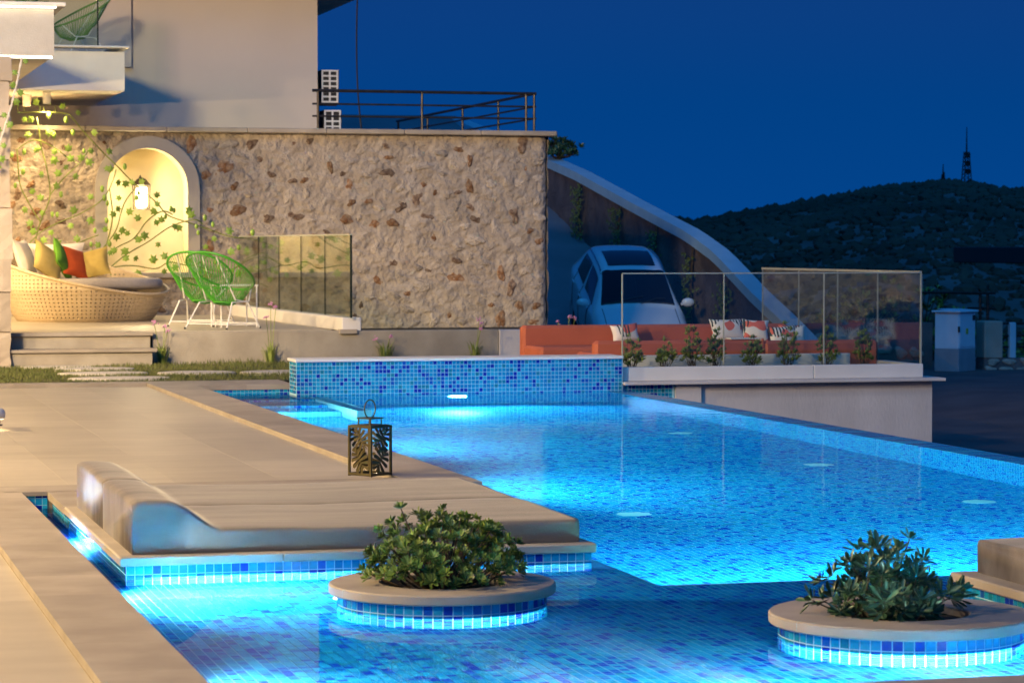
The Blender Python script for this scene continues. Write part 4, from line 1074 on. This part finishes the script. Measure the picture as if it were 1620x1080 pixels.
for k, (lb, loc, rz, w, h) in enumerate((
    ('white printed cushion alone at the left of the orange seats', (8.87,28.18,.345), 4, .32, .21),
    ('large white cushion with coral birds, leftmost of the right hand group', (10.05,28.2,.37), 3, .40, .26),
    ('white cushion with dark fronds, second of the right hand group', (10.36,28.15,.365), -12, .30, .25),
    ('white cushion with a coral flower, third of the right hand group', (10.42,27.45,.325), 6, .34, .23),
    ('white cushion with dark leaf print, rightmost of the right hand group', (10.66,27.8,.325), -8, .30, .23))):
    o = link('cushion', pillow_mesh(w, h, .14, PC[k], k), None, loc, (R(72), R((k*37 % 11)-5), R(rz))); tag(o, lb, 'cushion', G2)

# ---- vine sculpture: painted iron stems and leaves in front of the stone wall and niche
def leaf_shape(seed, s=1.0):
    mb = MB(); pts = []
    lob = [(0,1.0),(22,.55),(52,.92),(80,.45),(112,.72),(150,.42),(172,.5)]
    full = [(a, r) for a, r in lob] + [(360-a, r) for a, r in lob[::-1] if a > 0]
    vs = [(0,0,.06)]
    for a, r in full: vs.append((math.sin(R(a))*r*.5, math.cos(R(a))*r*.5+.05, -.03*r))
    n = len(full); mb.add(vs, [(0, i+1, (i+1) % n+1) for i in range(n)])
    return mb.mesh('leaf', M['leafpaint'])
LEAF = [leaf_shape(0)]
CONE = MB().sphere((0,0,0), .5, 8, 6, (.62,.62,1)).mesh('bud', M['leafpaint'], smooth=True)
vn = thing('vine_sculpture', 'green painted iron vine with leaves spreading across the stone wall and niche', 'vine', (4.0, 36.62, .35))
def wv_(px, pz): return Vector((3.03 + (px-20)*.00850, 36.62, 1.2 - (pz-400)*.00856))
rg = random.Random(12)
def smooth_path(P, n=6):
    out = []
    for i in range(len(P)-1):
        p0, p1, p2, p3 = P[max(i-1,0)], P[i], P[i+1], P[min(i+2, len(P)-1)]
        for k in range(n):
            t = k/n; out.append(.5*((2*p1) + (-p0+p2)*t + (2*p0-5*p1+4*p2-p3)*t*t + (-p0+3*p1-3*p2+p3)*t**3))
    out.append(P[-1]); return out
MAIN = [[(26,183),(60,182),(98,183),(112,192),(140,225),(165,250),(190,275),(213,297)],
        [(40,430),(48,395),(60,352),(75,310),(70,270),(62,235),(55,190)],
        [(30,400),(60,368),(95,350),(120,340),(150,322),(168,300),(178,270)],
        [(60,352),(40,320),(28,290),(24,240)], [(75,310),(100,280),(120,262),(135,240)],
        [(130,420),(150,400),(175,370),(185,340),(195,315),(213,295)],
        [(145,415),(178,392),(205,378),(225,352),(250,335),(268,340)],
        [(150,440),(190,405),(225,385),(262,360),(300,348),(316,355)],
        [(213,297),(240,320),(262,342),(300,355),(330,365)],
        [(160,425),(200,420),(240,425),(262,415),(300,420),(330,400)],
        [(330,365),(360,375),(400,380),(440,395)], [(300,420),(350,430),(400,408),(440,415),(480,430)],
        [(40,430),(70,410),(95,395),(125,382),(150,372)], [(330,400),(360,410),(390,440),(420,455)],
        [(24,240),(50,225),(80,235),(100,250),(120,262)], [(168,300),(172,340),(165,380),(150,410)]]
for P in MAIN:
    Q = [wv_(*p) for p in P]; path = smooth_path(Q)
    path = [p + Vector((0, .03*math.sin(i*.7), 0)) for i, p in enumerate(path)]
    part(MB().tube(path, .009, 5), 'stem', M['stempaint'], vn)
    L_ = len(path); step = 3
    for i in range(2, L_, step):
        p = path[i]; side = 1 if (i//step) % 2 else -1
        t = (path[min(i+1, L_-1)] - path[i-1]).normalized(); nn = Vector((-t.z, 0, t.x))*side
        q = p + nn*rg.uniform(.06,.12) + Vector((0,-.03,rg.uniform(-.03,.03))) - wloc(vn)
        if rg.random() < .22:
            o = link('bud', CONE, vn); s = rg.uniform(.07,.10); o.matrix_local = Matrix.Translation(q) @ Matrix.Scale(s, 4); continue
        o = link('leaf', LEAF[0], vn); s = rg.uniform(.11,.185)
        a = math.atan2(nn.x, nn.z) + rg.uniform(-.7,.7)
        o.matrix_local = Matrix.Translation(q) @ Matrix.Rotation(rg.uniform(-.5,.5), 4, 'Z') @ Matrix.Rotation(a, 4, 'Y') @ Matrix.Rotation(R(90)+rg.uniform(-.4,.4), 4, 'X') @ Matrix.Scale(s, 4)
for x in (26, 36, 60, 66, 84): part(MB().tube([wv_(x,183), wv_(x,172)], .006, 4), 'hanger', M['stempaint'], vn)
# ---- hanging rope with ivy at the left edge
rp = thing('hanging_rope', 'white rope with ivy leaves hanging at the left edge by the balcony', 'rope', (2.42, 29.6, 2.2))
pth = smooth_path([Vector((2.50,29.2,3.28)), Vector((2.44,29.2,2.98)), Vector((2.36,29.2,2.68)), Vector((2.26,29.2,2.36)), Vector((2.18,29.2,2.05))], 14)
part(MB().tube(pth, [.012+.004*math.sin(i*1.6) for i in range(len(pth))], 6), 'rope', M['fabricwhite'], rp)
for i in range(2, len(pth), 5):
    o = link('leaf', LEAF[0], rp); s = rg.uniform(.08,.13)
    o.matrix_local = Matrix.Translation(pth[i] + Vector((rg.choice((-.05,.05)), -.02, rg.uniform(-.03,.03))) - wloc(rp)) @ Matrix.Rotation(rg.uniform(0,6), 4, 'Y') @ Matrix.Rotation(R(90)+rg.uniform(-.4,.4), 4, 'X') @ Matrix.Scale(s, 4)

# ---- flowering clumps by the low wall
FL = [(4.05,29.75,'pink flowering clump at the corner of the terrace steps',.48),(5.25,29.75,'pink flowering clump in front of the low wall below the green chairs',.62),(6.55,29.75,'pink flowering clump before the low wall, near the glass end',.34),
      (7.55,29.6,'pink flowering clump with wide leaves left of the orange seats',.46),(8.45,29.0,'tall pink flowering stems in front of the orange seats',.5)]
for k, (x, y, lb, h) in enumerate(FL):
    rg = random.Random(80+k); t = thing('flower_clump', lb, 'plant', (x, y, 0), 0, 'pink flowering clumps along the low wall')
    mb = MB()
    for i in range(46):
        a = rg.uniform(0, 6.28); l = rg.uniform(.14,.30); o_ = rg.uniform(0,.05); q = rg.uniform(.15,.9); w = .006
        b = Vector((math.cos(a)*o_, math.sin(a)*o_, 0)); d = Vector((math.cos(a), math.sin(a), 0)); s = Vector((-math.sin(a), math.cos(a), 0))*w
        m1, m2 = b + d*l*q*.3 + Vector((0,0,l*.6)), b + d*l*q*.8 + Vector((0,0,l*(.95-.3*q)))
        mb.add([b-s, b+s, m1+s, m1-s, m2], [(0,1,2,3),(3,2,4)])
    lpart(mb, 'leaves', M['leafC'], t, kind='stuff')
    for i in range(3 if k != 2 else 2):
        a = rg.uniform(-.12,.12); tp = Vector((a, rg.uniform(-.05,.05), h*rg.uniform(.75,1.05)))
        lpart(MB().tube([(a*.1, 0, 0), (a*.5, 0, h*.5), tp], .0035, 4), 'stalk', M['leafC'], t)
        mb = MB()
        for j in range(12): mb.sphere(tp + Vector((rg.gauss(0,.012), rg.gauss(0,.012), rg.gauss(0,.010))), .008, 6, 4)
        lpart(mb, 'flower_head', M['flower'], t, True)

# ---- air conditioners on the house side
for k, (x, y, z, lb) in enumerate(((7.86, 40.25, 3.44, 'upper of two white air conditioning units on the house side'), (7.90, 40.25, 2.84, 'lower of two white air conditioning units standing behind the wall cap'))):
    t = thing('air_conditioner', lb, 'air conditioner', (x, y, z), 0, 'air conditioners on the house side')
    lpart(MB().cbox(.02, .30, .02, .85, 0, .49, .01), 'casing', M['dark'], t)
    g = MB()
    for i in range(3): g.box(.03+i*.115, .055+i*.115, 0, .019, .0, .49)
    for j in range(7): g.box(.03, .285, .002, .018, .0+j*.0775, .025+j*.0775)
    lpart(g, 'grille', M['whitemetal'], t)
    lpart(MB().box(-.04, .3, .2, .24, -.04, -.005), 'bracket', M['darkmetal'], t)
# ---- dark metal railing on the wall
rl = thing('metal_railing', 'dark metal railing with three bars on top of the stone wall', 'railing', (9, 37.5, 2.9))
for x in (7.28, 8.77, 10.29, 10.41): part(MB().tube([(x,37.4,2.9),(x,37.4,3.45)], .018, 8), 'post', M['darkmetal'], rl)
for y in (39.4, 41.6, 44.0, 46.2): part(MB().tube([(10.41,y,2.9),(10.41,y,3.45)], .018, 8), 'post', M['darkmetal'], rl)
for z, r in ((3.455,.022),(3.27,.014),(3.10,.014)):
    part(MB().tube([(7.20,37.4,z),(10.44,37.4,z)], r, 8), 'bar', M['darkmetal'], rl); part(MB().tube([(10.41,37.42,z),(10.41,46.3,z)], r, 8), 'bar', M['darkmetal'], rl)
# ---- hanging cable
solo(MB().tube(smooth_path([Vector((8.50,40.5,5.28)), Vector((8.48,40.5,4.4)), Vector((8.50,40.5,3.6)), Vector((8.58,40.5,2.8))], 8), .012, 5), 'hanging_cable', M['dark'], 'thin dark cable hanging from the eave to the upper terrace', 'cable', (8.5,40.5,2.8))

# ---- shrub behind the sloping wall
RD = [rosette(s+60, 10, .11, .04, [M['leafB'], M['leafB']], .6) for s in range(3)]
bush('shrub', 'dark shrub showing above the top of the sloping driveway wall', 15.45, 53.6, 3.1, .42, .4, .40, 90, RD, 77, .8, stem_r=.01)

# ---- car
car = thing('parked_car', 'white hatchback with dark sunroof parked nose down on the driveway', 'car', (13.62, 42.1, drive_z(42.1)+.13))
car.rotation_euler = (math.atan(.27), 0, R(-8)); car.scale = (.89, .92, .93)
ST = [ # s, then (halfwidth,z) from centre top to sill
 (0.00,[(0,.60),(.35,.60),(.60,.58),(.68,.52),(.71,.45),(.71,.34),(.66,.24)]),
 (0.12,[(0,.74),(.38,.73),(.68,.69),(.77,.62),(.81,.54),(.81,.36),(.76,.22)]),
 (0.40,[(0,.88),(.40,.87),(.72,.82),(.83,.74),(.87,.64),(.88,.42),(.84,.21)]),
 (1.00,[(0,1.00),(.40,.99),(.72,.95),(.84,.87),(.895,.74),(.90,.45),(.87,.20)]),
 (1.18,[(0,1.05),(.40,1.04),(.72,1.00),(.845,.91),(.90,.76),(.90,.45),(.87,.20)]),
 (1.55,[(0,1.30),(.38,1.29),(.655,1.24),(.835,.94),(.905,.78),(.905,.45),(.87,.20)]),
 (1.95,[(0,1.50),(.36,1.49),(.60,1.44),(.83,.97),(.905,.80),(.905,.45),(.87,.20)]),
 (2.60,[(0,1.58),(.36,1.57),(.60,1.51),(.83,1.00),(.905,.82),(.905,.45),(.87,.20)]),
 (3.30,[(0,1.55),(.35,1.54),(.58,1.48),(.82,1.04),(.90,.85),(.905,.46),(.87,.20)]),
 (3.75,[(0,1.46),(.33,1.45),(.56,1.39),(.80,1.07),(.89,.88),(.895,.48),(.86,.22)]),
 (4.10,[(0,1.16),(.33,1.15),(.60,1.11),(.79,1.00),(.85,.86),(.86,.48),(.82,.24)]),
 (4.28,[(0,.92),(.33,.92),(.62,.90),(.74,.86),(.79,.78),(.79,.48),(.76,.28)])]
def cr(p0, p1, p2, p3, t): return .5*((2*p1) + (-p0+p2)*t + (2*p0-5*p1+4*p2-p3)*t*t + (-p0+3*p1-3*p2+p3)*t**3)
def secpt(i, v):
    P = ST[max(0, min(len(ST)-1, i))][1]; k = min(5, int(v)); t = v-k
    g = lambda q: P[max(0, min(6, q))]
    return tuple(cr(g(k-1)[c], g(k)[c], g(k+1)[c], g(k+2)[c], t) for c in (0, 1))
def carS(s, v, side):
    i = 0
    while i < len(ST)-2 and ST[i+1][0] < s: i += 1
    t = (s-ST[i][0])/(ST[i+1][0]-ST[i][0])
    w = [secpt(i+k, v) for k in (-1,0,1,2)]
    x = cr(w[0][0],w[1][0],w[2][0],w[3][0],t); z = cr(w[0][1],w[1][1],w[2][1],w[3][1],t)
    return Vector((side*x, s, z))
body = MB()
for sd in (-1, 1): body.grid((lambda sd: (lambda u, v: carS(u*4.28, v*6, sd)))(sd), 64, 30)
f0 = [carS(0, v/4, 1) for v in range(25)] + [carS(0, v/4, -1) for v in range(24, -1, -1)]; body.add(f0, [tuple(range(len(f0)))])
f1 = [carS(4.28, v/4, 1) for v in range(25)] + [carS(4.28, v/4, -1) for v in range(24, -1, -1)]; body.add(f1, [tuple(range(len(f1)-1, -1, -1))])
lpart(body, 'body', M['carpaint'], car, True)
def patch(s0, s1, v0, v1, off, n=12, sides=(-1, 1), taper=0):
    mb = MB()
    for sd in sides:
        def f(u, v, sd=sd):
            vv = v0+(v1-v0)*v; s = s0+(s1-s0)*u
            if taper: s = s0 + taper*(v) + (s1-s0-taper*v*.6)*u
            p = carS(s, vv, sd); e = .01; a = carS(min(4.27, s+e), vv, sd)-p; b = carS(s, min(6, vv+e), sd)-p
            nn = a.cross(b)
            if nn.length > 0: nn.normalize()
            if nn.dot(p - Vector((0, s, .5))) < 0: nn = -nn
            return p + nn*off
        mb.grid(f, n, n)
    return mb
lpart(patch(1.24, 1.93, 0, 1.93, .008), 'windscreen', M['carglass'], car, True)
lpart(patch(2.10, 2.95, 0, 1.35, .008), 'sunroof', M['carglass'], car, True)
lpart(patch(3.80, 4.08, 0, 1.7, .008), 'rear_window', M['carglass'], car, True)
for sd in (-1, 1):
    lpart(patch(1.85, 2.55, 2.22, 2.92, .008, 10, (sd,), -.35), 'side_window', M['carglass'], car, True)
    lpart(patch(2.62, 3.45, 2.22, 2.92, .008, 10, (sd,)), 'side_window', M['carglass'], car, True)
    mr = MB().sphere((sd*1.0, 1.52, 1.0), .11, 12, 8, (1.1,.55,.75)); mr.box(sd*.93-.06, sd*.93+.06, 1.5, 1.55, .95, .985); lpart(mr, 'mirror', M['carpaint'], car, True)
    hl = patch(.10, .42, 2.2, 3.6, .006, 8, (sd,)); lpart(hl, 'headlight', M['chrome'], car, True)
    tl = MB().tube([carS(1.9+k*.2, 2.02, sd)+Vector((0,0,.02)) for k in range(9)], .014, 6); lpart(tl, 'roof_rail', M['chrome'], car, True)
    for s in (.82, 3.42):
        w = MB().lathe([(0,-.1),(.2,-.1),(.30,-.09),(.33,-.06),(.33,.06),(.30,.09),(.2,.1),(0,.1)], n=24)
        w.v = [(sd*.80 + z, s + x, .33 + y) for x, y, z in w.v]; wo_ = lpart(w, 'wheel', M['rubber'], car, True)
        rm = MB().lathe([(0,.105),(.19,.105),(.20,.09)], n=20); rm.v = [(sd*(.80) + sd*z, s + x, .33 + y) for x, y, z in rm.v]; lpart(rm, 'rim', M['chrome'], wo_)
def seam(pts): return MB().tube(pts, .006, 4)
for sd in (-1, 1):
    lpart(seam([carS(.30+k*.085, 1.85, sd)+Vector((0,0,.002)) for k in range(11)]), 'bonnet_seam', M['dark'], car)
    for s0 in (1.62, 2.585, 3.38): lpart(seam([carS(s0, 2.95+k*.28, sd)+Vector((sd*.002,0,0)) for k in range(11)]), 'door_seam', M['dark'], car)
    for s0 in (2.38, 3.2): lpart(MB().tube([carS(s0, 3.75, sd)+Vector((sd*.02,0,0)), carS(s0+.18, 3.75, sd)+Vector((sd*.02,0,0))], .012, 6), 'door_handle', M['carpaint'], car)
lpart(MB().tube([(-.55,1.2,1.075),(-.1,1.30,1.15),(.12,1.33,1.175)], .009, 5), 'wiper', M['dark'], car); lpart(MB().tube([(.05,1.19,1.08),(.35,1.28,1.145),(.52,1.30,1.14)], .009, 5), 'wiper', M['dark'], car)
lpart(MB().tube([carS(1.235, v*.19, -1)+Vector((0,0,.008)) for v in range(11)][::-1] + [carS(1.235, v*.19, 1)+Vector((0,0,.008)) for v in range(1,11)], .016, 5), 'scuttle', M['dark'], car)
lpart(MB().box(-.45, .45, -.012, .03, .40, .54), 'grille', M['dark'], car)
lpart(MB().box(-.26, .26, -.03, -.013, .27, .37), 'number_plate', M['white'], car)
lpart(MB().sphere((-.42, 1.42, 1.16), .012, 6, 4), 'warning_light', M['redled'], car)

# ---- utility cabinet
ub = thing('utility_cabinet', 'white electricity cabinet with pitched lid standing by the road', 'cabinet', (20.05, 44.3, -.92), R(38))
lpart(MB().cbox(-.32, .32, -.24, .24, 0, .40, .01), 'base', M['cabbase'], ub)
lpart(MB().cbox(-.315, .315, -.235, .235, .401, 1.04, .01), 'body', M['cabinet'], ub)
lpart(MB().cbox(-.36, .36, -.28, .28, 1.041, 1.075, .008), 'lid', M['cabinet'], ub)
lpart(MB().prism([(-.34,-.26,1.076),(.34,-.26,1.076),(.2,0,1.10),(-.2,0,1.10)], (0,.26,.0)), 'lid_top', M['cabinet'], ub)
lpart(MB().box(-.28, .28, -.243, -.236, .44, 1.0), 'door', M['cabinet'], ub)
lpart(MB().box(-.335, -.31, -.26, -.23, .70, .80), 'hinge', M['dark'], ub); lpart(MB().box(.19, .27, -.256, -.2435, .90, .99), 'vent', M['dark'], ub)
lpart(MB().prism([(-.06,-.248,.66),(.02,-.248,.66),(.02,-.248,.76),(-.06,-.248,.76)], (0,.004,0)), 'warning_sticker', M['signyellow'], ub)
# ---- roadside stone wall with fence
fw_ = thing('roadside_fence', 'low stone wall with metal bars beside the road at the right edge', 'fence', (22, 45, -.95))
part(MB().box(20.75, 26, 44.6, 44.95, -1.0, -.72), 'kerb_wall', M['rubble'], fw_)
part(MB().box(16.5, 20.2, 45.6, 45.9, -1.0, -.1), 'wall', M['rubble'], fw_)
for x in (20.75, 22.9, 25.0): part(MB().cbox(x, x+.36, 44.58, 44.96, -.719, -.05, .02), 'stone_post', M['st0'], fw_)
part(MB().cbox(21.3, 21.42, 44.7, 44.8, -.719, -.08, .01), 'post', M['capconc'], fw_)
for z in (-.10, -.32, -.52): part(MB().tube([(21.11,44.77,z),(25.9,44.77,z)], .02, 6), 'bar', M['darkmetal'], fw_)
rg = random.Random(31)
for k in range(34):
    x = 16.5 + (k % 12)*.31 + rg.uniform(-.05,.05); z = -.9 + (k//12)*.28 + rg.uniform(-.04,.04)
    o = link('stone', SM[('st3', rg.randrange(5))], fw_); o.matrix_local = Matrix.Translation(Vector((x, 45.59, z)) - wloc(fw_)) @ Matrix.Rotation(R(90), 4, 'X') @ Matrix.Diagonal((.15,.15,.03,1))
for k in range(24):
    x = 20.9 + (k % 16)*.32 + rg.uniform(-.05,.05); z = -.92 + (k//16)*.14
    o = link('stone', SM[('st0', rg.randrange(5))], fw_); o.matrix_local = Matrix.Translation(Vector((x, 44.59, z)) - wloc(fw_)) @ Matrix.Rotation(R(90), 4, 'X') @ Matrix.Diagonal((.14,.10,.03,1))
gp = thing('gate_frame', 'thin metal frame with twin posts behind the cabinet', 'gate', (21.3, 46.5, -.9))
for x in (21.55, 21.70): part(MB().tube([(x,46.5,-.95),(x,46.5,.40)], .028, 6), 'post', M['darkmetal'], gp)
part(MB().tube([(20.3,46.5,.43),(21.85,46.5,.41)], .025, 6), 'top_bar', M['darkmetal'], gp); part(MB().tube([(21.3,46.5,.14),(21.85,46.5,.13)], .02, 6), 'bar', M['darkmetal'], gp)
# ---- dark shrubs behind
RE = [rosette(s+90, 9, .16, .06, [M['leafB'], M['leafC']], .6) for s in range(3)]
for k, (x, y, z, r, h, lb) in enumerate(((19.3,47.2,-.9,.95,1.35,'dark bush behind the glass corner, left of the cabinet'),(21.2,48.6,-1.0,1.2,1.5,'dark bush behind the thin metal frame'),(24.2,48.2,-1.0,1.5,.9,'wide dark bush behind the roadside fence'),(18.6,55.0,-1.5,1.3,2.2,'tall dark bush above the side glass panels'))):
    bush('roadside_bush', lb, x, y, z, r, r*.8, h, 150, RE, 120+k, .7, 'dark bushes by the road', stem_r=.015, lo=-.2)
# ---- dark flat canopy at the right edge
cn = thing('flat_canopy', 'dark flat roof canopy cut off by the right edge below the hilltop', 'canopy', (32, 60, -1))
part(MB().cbox(28.9, 34.5, 59.4, 64, .86, 1.26, .02), 'roof', M['dark'], cn)
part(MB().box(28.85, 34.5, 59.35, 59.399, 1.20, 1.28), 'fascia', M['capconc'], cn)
for x in (33.0, 34.2): part(MB().box(x, x+.2, 60.2, 60.4, -14, .858), 'post', M['dark'], cn)
# ---- masts on the hill
def mast(label, px, ytop, ybase, w, name='radio_mast', lattice=True):
    d = 425; k = ray_x(px); X, Y = k*d, d; z0 = hill_pt(px, d)[2] - 1; zt = 1.3 + (388-ytop)/4300*d*1.035
    t = thing(name, label, 'mast', (X, Y, z0), 0)
    h = zt - z0
    if lattice:
        hb = h*.62
        for sx in (-1, 1):
            for sy in (-1, 1): lpart(MB().tube([(sx*w,sy*w,0),(sx*w*.45,sy*w*.45,hb)], .09, 4), 'leg', M['darkmetal'], t)
        br = MB()
        for i in range(10):
            za, zb = hb*i/10, hb*(i+1)/10; wa, wb = w*(1-.55*i/10), w*(1-.55*(i+1)/10)
            for s in (-1, 1): br.tube([(-wa*s,-wa,za),(wb*s,-wb,zb)], .06, 3); br.tube([(-wa,wa*s,za),(-wb,-wb*s,zb)], .06, 3)
        lpart(br, 'bracing', M['darkmetal'], t)
        lpart(MB().tube([(0,0,hb*.95),(0,0,h)], [.16,.07], 5), 'antenna', M['darkmetal'], t)
        for i in range(3): lpart(MB().box(-w*.7, w*.7, -w*.5, -w*.45, hb*(.45+.2*i), hb*(.45+.2*i)+.8), 'panel_antenna', M['dark'], t)
    else: lpart(MB().tube([(0,0,0),(0,0,h)], [w,w*.6], 5), 'pole', M['darkmetal'], t)
    return t
mast('tall lattice radio mast on the hilltop', 1528, 193, 290, .75)
mast('short radio mast left of the tall one on the hilltop', 1491, 254, 290, .35)
mast('thin pole on the hill crest, left one', 1258, 314, 326, .12, 'utility_pole', False)
mast('thin pole on the hill crest, right one nearer the masts', 1355, 298, 306, .12, 'utility_pole', False)
